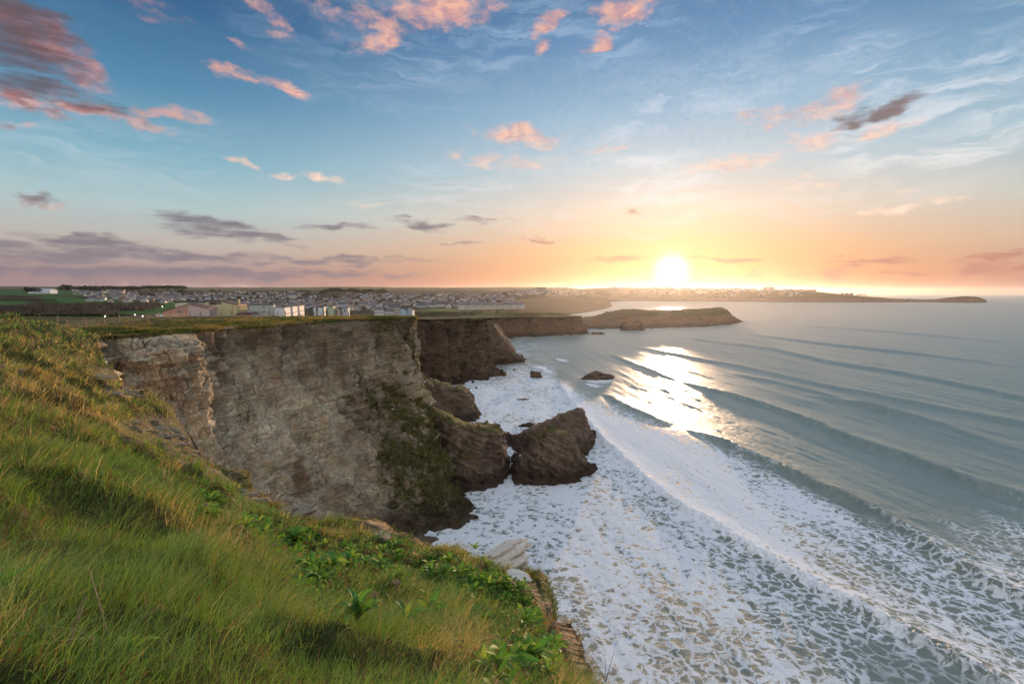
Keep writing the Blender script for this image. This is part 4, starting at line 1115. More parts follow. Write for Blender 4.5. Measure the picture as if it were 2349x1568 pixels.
# tufts draped over the shoulder of the near wall
Pn = P_near[:, :15].reshape(-1, 3); Pn = Pn[(Pn[:, 1] > 2.5) & (Pn[:, 1] < 22)]
Pn = Pn[fbm(Pn * 1.6 + 3, 2) > -.08]
ix = rng.integers(0, len(Pn), 15000); n3_ = len(ix)
gx, gy, gz = (Pn[ix] + rng.normal(0, .03, (n3_, 3))).T
gz = gz - .02; r_b = np.hypot(gx, gy)
L = 0.07 + .12 * rng.random(n3_); lean = .5 + .8 * rng.random(n3_); phi = R(-20) + rng.normal(0, .9, n3_); dx, dy = np.cos(phi), np.sin(phi)
psi = rng.random(n3_) * math.pi; wd = np.maximum(.005, .0012 * r_b); sxv, syv = np.cos(psi) * wd * .5, np.sin(psi) * wd * .5
w_ = ss(fbm(Pn[ix] * .9, 2) + rng.normal(0, .25, n3_), -.3, .4)[:, None]
bc = np.array([0.06, 0.12, 0.025]) * (1 - w_) + np.array([0.27, 0.185, 0.08]) * w_
V2, q2, t2, c2 = blades(np.arange(n3_), 2)
me = mesh_np('brink_turf', V2, [q2, t2]); cattr(me, 'tint', c2)
put('brink_turf', me, M_grass, label='short brownish turf draped over the rocky brink at lower right', cat='grass', kind='stuff')

# cushions of scrub clinging to the vegetated cliff faces
def cliff_tufts(P, count, pick):
    q = P.reshape(-1, 3); nn = grid_normals(P).reshape(-1, 3)
    w = pick(q, nn); w = w / w.sum()
    idx = rng.choice(len(q), count, p=w)
    return q[idx] + rng.normal(0, .12, (count, 3)), nn[idx]
def pick_main(q, nn):
    t_ = np.tile(np.linspace(0, 1, P_cliff.shape[1]), P_cliff.shape[0])
    vg = veg_main(q, nn, t_)
    return ss(vg + 0.9 * fbm(q * 0.35 + 4, 3), .45, .9) * (q[:, 1] > 54) + 1e-9
tp, tn = cliff_tufts(P_cliff, 17000, pick_main)
k = len(tp)
dirs = tn * 0.6 + np.array([0, 0, 0.25]) + rng.normal(0, .55, (k, 3))
dirs /= np.linalg.norm(dirs, axis=1)[:, None]
sd = np.cross(dirs, rng.normal(size=(k, 3))); sd /= np.linalg.norm(sd, axis=1)[:, None] + 1e-9
ln = (0.25 + 0.40 * rng.random(k))[:, None]; wdt = (0.07 + 0.09 * rng.random(k))[:, None]
V = np.stack([tp - sd * wdt, tp + sd * wdt, tp + dirs * ln], 1).reshape(-1, 3)
me = mesh_np('cliff_scrub', V, [np.arange(3 * k).reshape(-1, 3)])
w_ = ss(fbm(tp * .3 + 3, 2) + rng.normal(0, .25, k), -.35, .45)[:, None]
cc = np.array([0.075, 0.078, 0.022]) * (1 - w_) + np.array([0.19, 0.165, 0.055]) * w_
cattr(me, 'tint', np.repeat(cc, 3, 0))
put('cliff_scrub', me, M_grass, label='olive scrub and moss clinging to the face of the main cliff', cat='scrub', kind='stuff')

# ------------------------------------------------------------------ finding the ground under a direction
_Yg = np.geomspace(1.6, 64, 900)
def ground_at(u, v):
    a, b = ray(u, v)
    z = top_z(a * _Yg, _Yg) - (EYE + b * _Yg)
    i = np.argmax(z > 0)
    if not (z > 0).any():
        i = 300
    Yv = _Yg[i]
    return np.array((a * Yv, Yv, EYE + b * Yv))

# ------------------------------------------------------------------ slate outcrops, slab by slab
def slate_material():
    m, t, out = material('pale_slate')
    p = objpos(t)
    oi = nd(t, 'ShaderNodeObjectInfo').outputs['Random']
    c = ramp(t, noise(t, p, 7.0, 6.0, 0.68, 0.3), [(0.30, (0.10, 0.075, 0.05, 1)), (0.48, (0.27, 0.205, 0.13, 1)), (0.62, (0.40, 0.32, 0.215, 1)), (0.75, (0.50, 0.44, 0.34, 1))])
    c = mixc(t, mth(t, 'MULTIPLY', rng_map(t, noise(t, p, 3.0, 4.0), 0.55, 0.66), 0.6), c, (0.36, 0.20, 0.07, 1))
    c = mixc(t, rng_map(t, oi, 0, 1, 0.0, 0.45, False), c, (0.20, 0.17, 0.145, 1))
    bed = noise(t, mapping(t, p, scale=(1.2, 1.2, 30)), 2.0, 4.0, 0.6)
    bp = nd(t, 'ShaderNodeBump', {'Height': mth(t, 'ADD', noise(t, p, 22.0, 5.0, 0.7), bed), 'Strength': 0.6, 'Distance': 0.02})
    bsdf(t, out, Base_Color=c, Roughness=0.85, Specular_IOR_Level=0.2, Normal=bp.outputs[0])
    return m
M_slate = slate_material()
M_bleach = plain('bleached_slate', (.60, .52, .43), .85, .28, 6.0, .2)
def slab_mesh(seed):
    r = np.random.default_rng(seed)
    k = int(r.integers(6, 9))
    a = np.sort(r.random(k) * .6 + np.arange(k)) / k * 2 * math.pi
    rad = 0.7 + 0.4 * r.random(k)
    p = np.stack([np.cos(a) * rad, np.sin(a) * rad * (0.26 + 0.16 * r.random())], -1)
    bm = bmesh.new()
    lo = [bm.verts.new((x * .96, y * .96, -0.5 + .12 * r.normal())) for x, y in p]
    mi = [bm.verts.new((x * (1 + .05 * r.normal()), y * (1 + .05 * r.normal()), 0.1)) for x, y in p]
    hi = [bm.verts.new((x * .93, y * .93, 0.5 + .12 * r.normal())) for x, y in p]
    for j in range(k):
        bm.faces.new((lo[j], lo[(j + 1) % k], mi[(j + 1) % k], mi[j])); bm.faces.new((mi[j], mi[(j + 1) % k], hi[(j + 1) % k], hi[j]))
    bm.faces.new(hi); bm.faces.new(lo[::-1])
    me = bpy.data.meshes.new('slab'); bm.to_mesh(me); bm.free()
    me.materials.append(M_slate)
    return me
slab_lib = [slab_mesh(k) for k in range(9)]
def outcrop(label, spots, tilt, size, seed, lift=0.0):
    """spots: list of (u, v, ru, rv, count)"""
    r = random.Random(seed)
    c0 = ground_at(spots[0][0], spots[0][1])
    root = empty('rock_outcrop', c0, 0, label, 'rock', 'slate outcrops of the clifftop')
    for (u, v, ru, rv, cnt) in spots:
        for k in range(cnt):
            a, q = r.random() * 6.283, r.random() ** .6
            g = ground_at(u + math.cos(a) * ru * q, v + math.sin(a) * rv * q)
            if abs(g[1] - c0[1]) > 0.35 * c0[1] + 2 or np.hypot(g[0], g[1]) > edge_dist(np.array([math.atan2(g[0], g[1])]))[0] - .35:
                continue
            o = put('slab', r.choice(slab_lib), None, parent=root)
            s = size * (0.3 + 0.75 * r.random())
            o.location = (g[0] - c0[0], g[1] - c0[1], g[2] - c0[2] + lift + 0.06 * r.random() - .06)
            o.scale = (s, s * (0.8 + .5 * r.random()), 0.075 * size ** .5 * (0.4 + 1.8 * r.random()))
            o.rotation_euler = (tilt[0] + r.gauss(0, .16), tilt[1] + r.gauss(0, .16), tilt[2] + r.gauss(0, .55))
            for q_ in range(r.randrange(2)):                                  # thinner beds lying on it, set back a little
                o2 = put('slab', r.choice(slab_lib), None, parent=root)
                o2.location = tuple(Vector(o.location) + Vector((r.gauss(0, .06) * s, (.10 + .12 * q_) * s, .075 * size ** .5 * (q_ + 1))))
                o2.scale = (o.scale[0] * (.9 - .15 * q_), o.scale[1] * (.85 - .15 * q_), o.scale[2] * .8); o2.rotation_euler = o.rotation_euler
    return root
pale_lib = [m_.copy() for m_ in slab_lib]
for m_ in pale_lib:
    m_.materials.clear(); m_.materials.append(M_bleach)
def slate_stack(label, u, v, d, n, ext, cnt, size, seed, lift, lib=None):
    from mathutils import Matrix
    r = random.Random(seed)
    d = Vector(d).normalized(); n = Vector(n).normalized(); n = (n - d * n.dot(d)).normalized(); w = n.cross(d)
    M_ = Matrix((d, w, n)).transposed()
    c0 = ground_at(u, v)
    root = empty('rock_outcrop', c0, 0, label, 'rock', 'slate outcrops of the clifftop')
    for k in range(cnt):
        a, b = r.uniform(-1, 1) * ext[0], r.uniform(-1, 1) * ext[1]
        h = round(r.uniform(0, ext[2]) / .07) * .07 - .25 * abs(b) / ext[1] * ext[2]
        o = put('slab', r.choice(lib or pale_lib), None, parent=root)
        p_ = d * a + w * b + n * h
        o.location = (p_.x, p_.y, p_.z + lift)
        s_ = size * (0.5 + .8 * r.random())
        o.scale = (s_, s_ * (0.55 + .5 * r.random()), .045 * (0.7 + .8 * r.random()))
        o.rotation_euler = (M_ @ Matrix.Rotation(r.gauss(0, .07), 3, 'Z') @ Matrix.Rotation(r.gauss(0, .04), 3, 'X')).to_euler()
    return root
slate_stack('pale tilted slates jutting over the cliff edge above the foam', 1150, 1300, (.86, .10, .40), (-.36, -.22, .9), (.50, .40, .26), 70, .40, 3, .0)
outcrop('layered slate shoulder between grass and the tan cliff', [(345, 985, 66, 20, 22), (450, 1015, 55, 30, 28), (500, 1055, 45, 22, 20)], (R(8), R(8), R(12)), .5, 4, .0)
outcrop('lichen-grey slate ledge below the dark tussock', [(575, 1125, 34, 20, 16), (620, 1150, 36, 12, 12)], (R(10), R(8), R(20)), .4, 5, .02)
slate_stack('two long slates sticking out over the drop', 648, 1186, (.93, .15, .30), (-.28, -.2, .93), (.45, .30, .20), 16, .62, 6, .0, slab_lib)
outcrop('small rocky step high on the grassy slope', [(245, 862, 24, 18, 12), (290, 900, 36, 10, 12)], (R(8), R(8), R(12)), .55, 7, .0)
outcrop('low stones poking from the leaves at the brink', [(905, 1232, 40, 6, 9)], (R(8), R(4), R(10)), .45, 8, .08)
g = ground_at(1192, 1336)
o = put('flat_stone', slab_lib[3], None, label='flat white stone lying on the leafy brink', cat='stone', loc=(g[0], g[1], g[2] + .14))
o.scale = (.34, .40, .05); o.rotation_euler = (R(18), R(6), R(-30))
me_c = slab_lib[3].copy(); me_c.materials.clear(); me_c.materials.append(plain('white_stone', (.62, .56, .48), .8, .15, 9)); o.data = me_c

# ------------------------------------------------------------------ leafy plants
def leaf_mesh(seed, length=1.0, width=0.26):
    r = np.random.default_rng(seed)
    ts = np.linspace(0, 1, 7)
    wv_ = np.array([0.10, 0.45, 0.85, 1.0, 0.86, 0.52, 0.03]) * width
    arch = 0.30 + 0.2 * r.random()
    V, t_ = [], []
    for t, w in zip(ts, wv_):
        z = arch * math.sin(t * 2.2) * .8 - 0.18 * t * t
        y = (r.random() - .5) * .03
        V += [(t, y - w / 2, z + w * .22), (t, y, z), (t, y + w / 2, z + w * .22)]
        t_ += [t] * 3
    V = np.array(V) * length
    fc = grid_quads(7, 3)
    return V, fc, np.array(t_)
def leaf_obj(seed, tint):
    V, fc, t = leaf_mesh(seed)
    me = mesh_np('leaf', V, [fc])
    c = np.array(tint)[None] * (0.8 + 0.5 * t[:, None])
    c[1::3] *= 1.35
    cattr(me, 'tint', c); me.materials.append(M_leaf)
    return me
tints = [(0.085, 0.215, 0.034), (0.125, 0.250, 0.036), (0.065, 0.165, 0.045), (0.19, 0.28, 0.045)]
leaf_lib = [leaf_obj(20 + k, tints[k % 4]) for k in range(8)]
def big_plant(u, v, n_leaves, size, label, seed, steep=0.5):
    r = random.Random(seed)
    g = ground_at(u, v)
    root = empty('leafy_plant', g, r.random() * 6, label, 'plant', 'broad-leaved plants of the clifftop')
    for k in range(n_leaves):
        o = put('leaf', leaf_lib[r.randrange(8)], None, parent=root)
        a = k / n_leaves * 6.283 * 2.4 + r.gauss(0, .15)
        s = size * (0.65 + .5 * r.random())
        o.location = (0, 0, 0.06 + .03 * r.random())
        o.scale = (s, s * (0.9 + .5 * r.random()), s)
        o.rotation_euler = (r.gauss(0, .2), -(steep * (0.2 + 1.1 * k / n_leaves) + r.gauss(0, .08)), a)
big_plant(822, 1440, 15, .24, 'tall bright green plant with lance leaves in dry grass', 1, .85)
big_plant(683, 1248, 18, .32, 'dark glossy clump with broad rounded leaves at the brink', 2, .7)
big_plant(715, 1320, 13, .28, 'bright rosette left of the dry seed heads', 3)
big_plant(765, 1312, 13, .28, 'striped-leaf rosette in the middle of the leafy patch', 4)
big_plant(606, 1238, 12, .26, 'pale green rosette beside the long slates', 5)
big_plant(560, 1210, 12, .26, 'leafy clump at the upper end of the green patch', 6)
big_plant(905, 1262, 12, .26, 'silvery rosette close to the cliff edge', 7)
big_plant(985, 1420, 12, .26, 'dark low rosette in the tawny grass', 8)
big_plant(930, 1440, 11, .24, 'blue-green leaves under the dry flower stalk', 9)
big_plant(1105, 1440, 12, .24, 'small bright rosette on the slope toward the sea', 10)
big_plant(1215, 1530, 16, .30, 'large ribbed rosette near the bottom edge', 11)
big_plant(1165, 1545, 14, .28, 'ribbed rosette just left of the large one at the bottom', 12)
big_plant(1270, 1500, 13, .24, 'narrow-leaved clump overhanging the drop', 13)
big_plant(300, 1530, 9, .13, 'broad leaves half buried in grass at the lower left', 14)
big_plant(10, 1370, 8, .15, 'bluish leaf clump at the left edge of the grass', 15)
big_plant(1090, 1265, 11, .22, 'low rosette next to the pale tilted slates', 16)
# many smaller rosettes, one mesh each
def rosette_mesh(seed):
    r = random.Random(seed); Vs, Fs, Cs, o = [], [], [], 0
    nl = r.randint(7, 11)
    for k in range(nl):
        V, fc, t = leaf_mesh(seed * 31 + k)
        V = V[[0, 1, 2, 6, 7, 8, 12, 13, 14, 18, 19, 20]]; t = t[[0, 1, 2, 6, 7, 8, 12, 13, 14, 18, 19, 20]]; fc = grid_quads(4, 3)
        a = k * 2.4 + r.gauss(0, .2); p = 0.15 + 0.75 * k / nl + r.gauss(0, .1); s = 0.7 + .5 * r.random()
        x, y, z = V[:, 0] * s, V[:, 1] * s * 1.15, V[:, 2] * s
        x, z = x * math.cos(p) - z * math.sin(p), x * math.sin(p) + z * math.cos(p)
        Vs.append(np.stack([x * math.cos(a) - y * math.sin(a), x * math.sin(a) + y * math.cos(a), z], -1))
        Fs.append(fc + o); o += len(V)
        c = np.array(tints[r.randrange(4)])[None] * (0.8 + .5 * t[:, None]) * (0.8 + .4 * r.random()); c[1::3] *= 1.3
        Cs.append(c)
    me = mesh_np('rosette', np.concatenate(Vs), [np.concatenate(Fs)]); cattr(me, 'tint', np.concatenate(Cs)); me.materials.append(M_leaf)
    return me
ros_lib = [rosette_mesh(k) for k in range(8)]
rr_ = random.Random(12)
LEAFTXT = ['just below the slate shoulder', 'beside the long slates', 'around the dark glossy clump', 'in the middle of the leafy patch', 'below the bare twig', 'in the strip behind the tallest seed head', 'near the pale tilted slates',
           'beside the flat white stone', 'over the rocky drop', 'at the bottom around the ribbed rosettes', 'on the bottom right shoulder', 'left of the dry seed heads', 'behind the near grass mound']
made = 0
while made < 270:
    a, b, rad = rr_.choice(LEAFY)
    u, v = a + rr_.gauss(0, rad * .55), b + rr_.gauss(0, rad * .38)
    g = ground_at(u, v)
    if np.hypot(g[0], g[1]) > edge_dist(np.array([math.atan2(g[0], g[1])]))[0] - .05:
        continue
    o = put('rosette_plant', ros_lib[made % 8], None, label='small green leafy rosette ' + LEAFTXT[LEAFY.index((a, b, rad))], cat='plant', group='small rosettes of the leafy cliff edge', loc=(g[0], g[1], g[2] + .05))
    s = 0.09 + .13 * rr_.random()
    o.scale = (s, s, s); o.rotation_euler = (rr_.gauss(0, .15), rr_.gauss(0, .15), rr_.random() * 6.28)
    made += 1
# carpet of small leaves
kk = 34000
uu_ = np.zeros(kk); vv_ = np.zeros(kk)
pick_ = rng.integers(0, len(LEAFY), kk); lf = np.array(LEAFY, float)
cu = lf[pick_, 0] + rng.normal(0, 1, kk) * lf[pick_, 2] * .75; cv = lf[pick_, 1] + rng.normal(0, 1, kk) * lf[pick_, 2] * .5
# positions on the ground: march all at once on a coarse table
Yt = np.geomspace(3.0, 26, 160)
ra = (cu - CX) / F; yc_ = (CY - cv) / F
dy__ = math.cos(PITCH) + yc_ * math.sin(PITCH); a_ = ra / dy__; b_ = (-math.sin(PITCH) + yc_ * math.cos(PITCH)) / dy__
hit = np.zeros(kk); done = np.zeros(kk, bool)
for Yv in Yt:
    z_ = slope_z(a_ * Yv, np.full(kk, Yv))
    h_ = (~done) & (z_ > EYE + b_ * Yv)
    hit[h_] = Yv; done |= h_
hit = np.where(done, hit, 10)
lx, ly = a_ * hit, hit
inside = np.hypot(lx, ly) < edge_dist(np.arctan2(lx, ly)) - .02
lx, ly = lx[inside & done], ly[inside & done]
lz_ = top_z(lx, ly)
k = len(lx)
base_p = np.stack([lx, ly, lz_ + 0.02 + 0.10 * rng.random(k)], -1)
an = rng.random(k) * 6.283; up = rng.normal(.25, .35, k)
dv = np.stack([np.cos(an) * np.cos(up), np.sin(an) * np.cos(up), np.sin(up)], -1)
sv = np.stack([-np.sin(an), np.cos(an), rng.normal(0, .35, k)], -1)
ll = (0.035 + 0.055 * rng.random(k))[:, None]; lw = ll * (0.22 + .15 * rng.random(k))[:, None]
V = np.stack([base_p, base_p + dv * ll * .5 + sv * lw, base_p + dv * ll, base_p + dv * ll * .5 - sv * lw], 1).reshape(-1, 3)
me = mesh_np('leaf_carpet', V, [np.arange(4 * k).reshape(-1, 4)])
cc = np.array(tints)[rng.integers(0, 4, k)] * (0.6 + .9 * rng.random(k))[:, None]
cc = np.where((rng.random(k) < .18)[:, None], np.array([.24, .15, .07]), cc)
cattr(me, 'tint', np.repeat(cc, 4, 0))
put('leaf_carpet', me, M_leaf, label='carpet of small green leaves along the brink', cat='ground cover', kind='stuff')

# dry flower heads and dead twigs
M_dry = plain('dry_stalk', (0.30, 0.20, 0.13), .8, .25, 40)
def tube(bm, pts, radii, k=5):
    rings = []
    for i, (p, r_) in enumerate(zip(pts, radii)):
        p = np.array(p, float); q = np.array(pts[min(i + 1, len(pts) - 1)], float) - np.array(pts[max(i - 1, 0)], float)
        q /= np.linalg.norm(q) + 1e-9
        s = np.cross(q, (0.3, 0.8, 0.5)); s /= np.linalg.norm(s); t = np.cross(q, s)
        rings.append([bm.verts.new(p + r_ * (math.cos(a) * s + math.sin(a) * t)) for a in np.linspace(0, 6.283, k, endpoint=False)])
    for a, b in zip(rings[:-1], rings[1:]):
        for j in range(k):
            bm.faces.new((a[j], a[(j + 1) % k], b[(j + 1) % k], b[j]))
    bm.faces.new(rings[0][::-1]); bm.faces.new(rings[-1])
def to_mesh(bm, name, m, smooth=False):
    me = bpy.data.meshes.new(name); bm.normal_update(); bm.to_mesh(me); bm.free()
    if m: me.materials.append(m)
    if smooth:
        me.polygons.foreach_set('use_smooth', np.ones(len(me.polygons), bool))
    return me
def umbel(u, v, h, w, label, seed, lean=(0, 0)):
    r = random.Random(seed); g = ground_at(u, v)
    root = empty('dry_flower_head', g, 0, label, 'flower', 'dry seed heads standing in the grass')
    bm = bmesh.new(); top = (lean[0], lean[1], h)
    tube(bm, [(0, 0, -.03), (lean[0] * .4, lean[1] * .4, h * .5), top], [.006, .005, .004])
    put('stem', to_mesh(bm, 'stem', M_dry), None, parent=root)
    bm = bmesh.new()
    for k in range(20):
        a = k * 2.4; q = math.sqrt((k + .5) / 20)
        e = (top[0] + math.cos(a) * w * q, top[1] + math.sin(a) * w * q, h + w * (1.0 - .35 * q) + r.gauss(0, .005))
        tube(bm, [top, ((top[0] + e[0]) / 2, (top[1] + e[1]) / 2, h + w * .35), e], [.0022, .0022, .0022], 4)
        bmesh.ops.create_icosphere(bm, subdivisions=1, radius=w * .17, matrix=__import__('mathutils').Matrix.Translation(e))
    put('umbel', to_mesh(bm, 'umbel', M_dry), None, parent=root)
umbel(912, 1402, .34, .050, 'tallest dry seed head rising from the tawny grass', 1)
umbel(870, 1412, .22, .048, 'shorter seed head just left of the tallest one', 2, (-.05, 0))
umbel(545, 1240, .17, .035, 'seed head among the leaves near the slates', 3, (.05, 0))
umbel(462, 1212, .28, .040, 'seed head on the crest of the near grass mound', 4, (.06, .02))
umbel(20, 905, .62, .085, 'pale seed head by the left edge of the slope', 5, (-.1, 0))
umbel(42, 912, .60, .075, 'seed head second from the left edge of the slope', 6, (.16, 0))
umbel(625, 1290, .22, .034, 'brown seed head left of the bright rosettes', 7, (.03, .02))
umbel(1000, 1330, .16, .032, 'small seed head in the leafy strip', 8)
def twig(u, v, h, label, seed, spread=.5):
    r = random.Random(seed); g = ground_at(u, v)
    bm = bmesh.new()
    for k in range(4):
        a = r.random() * 6.283; s = spread * (0.4 + .7 * r.random())
        p = [(0, 0, -.02), (math.cos(a) * s * h * .4, math.sin(a) * s * h * .4, h * .45), (math.cos(a) * s * h + r.gauss(0, .02), math.sin(a) * s * h, h * (0.7 + .4 * r.random()))]
        tube(bm, p, [.005, .004, .0015])
    put('dead_twig', to_mesh(bm, 'dead_twig', M_dry), None, label=label, cat='twig', group='dead stalks in the grass', loc=g)
twig(852, 1226, .36, 'bare twig sticking up against the dark cliff foot', 1, .9)
twig(255, 1480, .30, 'long grey stalk leaning in the grass at lower left', 2, 1.2)
twig(150, 1500, .22, 'bleached stalks in the bottom left corner', 3, .9)
twig(1390, 1560, .30, 'thin dark twig at the bottom of the drop', 4, .9)
twig(470, 1140, .30, 'brown tuft of dead stems behind the near mound', 5, .8)

# ------------------------------------------------------------------ fence along the clifftop
M_post = plain('weathered_post', (0.26, 0.19, 0.12), .85, .3, 14)
M_wire = plain('fence_wire', (0.22, 0.21, 0.20), .5, .1, 5, .5, .6)
def box(bm, x0, x1, y0, y1, z0, z1):
    v = [bm.verts.new(p) for p in ((x0, y0, z0), (x1, y0, z0), (x1, y1, z0), (x0, y1, z0), (x0, y0, z1), (x1, y0, z1), (x1, y1, z1), (x0, y1, z1))]
    for f in ((3, 2, 1, 0), (4, 5, 6, 7), (0, 1, 5, 4), (1, 2, 6, 5), (2, 3, 7, 6), (3, 0, 4, 7)):
        bm.faces.new([v[i] for i in f])
def post_mesh(seed):
    r = random.Random(seed); bm = bmesh.new()
    k = 8; rings = []
    for z in (-.35, .4, .85, 1.12, 1.18):
        rad = .075 if z < 1.15 else .058
        rings.append([bm.verts.new((math.cos(a) * rad + r.gauss(0, .004) + .02 * z * r.random(), math.sin(a) * rad + r.gauss(0, .004), z)) for a in np.linspace(0, 6.283, k, endpoint=False)])
    for a, b in zip(rings[:-1], rings[1:]):
        for j in range(k):
            bm.faces.new((a[j], a[(j + 1) % k], b[(j + 1) % k], b[j]))
    bm.faces.new(rings[-1])
    return to_mesh(bm, 'post', M_post)
post_lib = [post_mesh(k) for k in range(4)]
pu = [108, 131, 154, 196, 237, 273, 308, 338, 366, 392, 416, 437, 461, 487, 508, 532, 556, 579, 599, 618, 637, 655, 672, 688, 704, 721, 737, 754, 770, 785, 800, 815]
pY = np.interp(pu, [108, 154, 196, 240, 310, 370, 440, 560, 650, 815], [70, 72, 76, 82, 94, 106, 118, 132, 140, 150])
fpos = []
for u, Yv in zip(pu, pY):
    x = ray(u, 735)[0] * Yv
    fpos.append((x, Yv, lz(x, Yv) - .02))
fence = empty('wire_fence', fpos[0], 0, 'long wire fence on wooden posts along the clifftop', 'fence')
rf = random.Random(9)
for k, p in enumerate(fpos):
    o = put('post', post_lib[k % 4], None, parent=fence)
    o.location = tuple(np.array(p) - np.array(fpos[0])); s = 1.0 + .12 * rf.gauss(0, 1); o.scale = (1.35, 1.35, s * 1.18)
    o.rotation_euler = (rf.gauss(0, .05), rf.gauss(0, .05), rf.random() * 6)
for hgt in (.25, .5, .75, 1.0):
    bm = bmesh.new()
    tube(bm, [tuple(np.array(p) - np.array(fpos[0]) + np.array((0, -.07, hgt))) for p in fpos], [.004] * len(fpos), 4)
    put('wire', to_mesh(bm, 'wire', M_wire), None, parent=fence)

# ------------------------------------------------------------------ the clifftop hotel and its neighbours
M_glass = plain('window_glass', (0.05, 0.06, 0.07), .15, .2, 2, .6)
M_frame = plain('white_frame', (0.70, 0.70, 0.68), .5, .05, 8)
M_roofb = plain('brown_roof', (0.105, 0.070, 0.055), .8, .25, 3)
M_roofd = plain('dark_flat_roof', (0.07, 0.06, 0.06), .8, .2, 3)
M_curb = plain('white_coping', (0.66, 0.62, 0.56), .7, .1, 3)
def wallm(name, rgb): return plain(name, rgb, .85, .07, .6)
win_cache = {}
def window(parent, p, w, h, facing):
    """facing 'f' looks toward -Y, 'r' toward +X; p is the centre on the wall plane, relative to the building"""
    key = (round(w, 2), round(h, 2), facing)
    if key not in win_cache:
        def rect(a0, a1, z0, z1, d0, d1):
            return (a0, a1, -d1, -d0, z0, z1) if facing == 'f' else (d0, d1, a0, a1, z0, z1)
        bm = bmesh.new(); t = .10
        for r_ in ((-w / 2, w / 2, h / 2 - t, h / 2), (-w / 2, w / 2, -h / 2, -h / 2 + t), (-w / 2, -w / 2 + t, -h / 2 + t, h / 2 - t), (w / 2 - t, w / 2, -h / 2 + t, h / 2 - t), (-t / 2, t / 2, -h / 2 + t, h / 2 - t)):
            box(bm, *rect(r_[0], r_[1], r_[2], r_[3], .0, .09))
        box(bm, *rect(-w / 2 - .08, w / 2 + .08, -h / 2 - .14, -h / 2 - .003, .0, .16))
        fm_ = to_mesh(bm, 'window', M_frame)
        bm = bmesh.new(); box(bm, *rect(-w / 2 + .02, w / 2 - .02, -h / 2 + .02, h / 2 - .02, .005, .04))
        win_cache[key] = (fm_, to_mesh(bm, 'pane', M_glass))
    f_, g_ = win_cache[key]
    a = put('window', f_, None, parent=parent); a.location = p
    b = put('pane', g_, None, parent=a)
def prism(name, m, parent, poly, y0, y1):
    """poly: (x, z) outline extruded from y0 to y1"""
    bm = bmesh.new()
    A = [bm.verts.new((x, y0, z)) for x, z in poly]; B = [bm.verts.new((x, y1, z)) for x, z in poly]
    n = len(poly)
    for j in range(n):
        bm.faces.new((A[j], A[(j + 1) % n], B[(j + 1) % n], B[j]))
    bm.faces.new(A[::-1]); bm.faces.new(B)
    bmesh.ops.recalc_face_normals(bm, faces=bm.faces[:])
    return put(name, to_mesh(bm, name, m), None, parent=parent)
def bx(name, m, parent, *b):
    bm = bmesh.new(); box(bm, *b)
    return put(name, to_mesh(bm, name, m), None, parent=parent)
def zx(z): return 344 + z * .2076           # readings taken off an enlargement
def zy(z): return 642.3 + z * .2076
def ux(zq, Y): return ray(zx(zq), 700)[0] * Y
def vz(zq, Y): return EYE + ray(1000, zy(zq))[1] * Y
TURN = R(12)                                # the row is turned a little toward the bay
def back_of(x, Y, zr): return Y + 1.5 * (x / ray(zx(zr), 700)[0] - Y)
GZ = 26.0
# pink block: two mono-pitch volumes
Y0 = 262.0
x0, x1, x2 = ux(165, Y0), ux(415, Y0), ux(622, Y0)
Yb = back_of(x2, Y0, 720)
b1 = empty('hotel_building', (x1, Y0, GZ), TURN, 'salmon and pale pink hotel block with a brown mono-pitch roof', 'building', 'clifftop hotel buildings')
zl, zm, zr_ = vz(345, Y0) - GZ, vz(262, Y0) - GZ, vz(315, Y0) - GZ
m_sal, m_pnk = wallm('salmon_render', (0.50, 0.27, 0.19)), wallm('pale_pink_render', (0.56, 0.43, 0.39))
prism('wall', m_sal, b1, [(x0 - x1, 0), (-.003, 0), (-.003, vz(275, Y0) - GZ), (x0 - x1, zl)], 0, Yb - Y0)
prism('wall', m_pnk, b1, [(.003, 0), (x2 - x1, 0), (x2 - x1, zr_), (.003, zm)], -.02, Yb - Y0)
prism('roof', M_roofb, b1, [(-.2, zm + .02), (x2 - x1 + .35, zr_ + .02 - .1), (x2 - x1 + .35, zr_ + .28), (-.2, zm + .35)], -.25, Yb - Y0 + .3)
prism('roof', M_roofb, b1, [(x0 - x1 - .25, zl + .02), (-.22, vz(275, Y0) - GZ + .02), (-.22, vz(275, Y0) - GZ + .2), (x0 - x1 - .25, zl + .2)], -.18, Yb - Y0 + .3)
for k in range(6):
    yy = .3 + (Yb - Y0 - .6) * k / 5
    bx('pilaster', m_pnk, b1, x2 - x1 + .004, x2 - x1 + .35, yy - .28, yy + .28, 0, zr_ - .25)
for k in range(5):
    yy = .3 + (Yb - Y0 - .6) * (k + .5) / 5
    for z in (1.6, 4.0, 6.0):
        if z < zr_ - .8: window(b1, (x2 - x1 + .006, yy, z), min(1.6, (Yb - Y0) / 8), 1.4, 'r')
window(b1, (ux(335, Y0) - x1, -.004, vz(350, Y0) - GZ), 2.2, 1.35, 'f')
window(b1, (ux(338, Y0) - x1, -.004, vz(413, Y0) - GZ), 2.1, 1.2, 'f')
bx('annex', wallm('cream_annex', (0.55, 0.50, 0.36)), b1, ux(188, Y0) - x1, ux(420, Y0) - x1, Yb - Y0 + .4, Yb - Y0 + 9, 0, zm + .1)
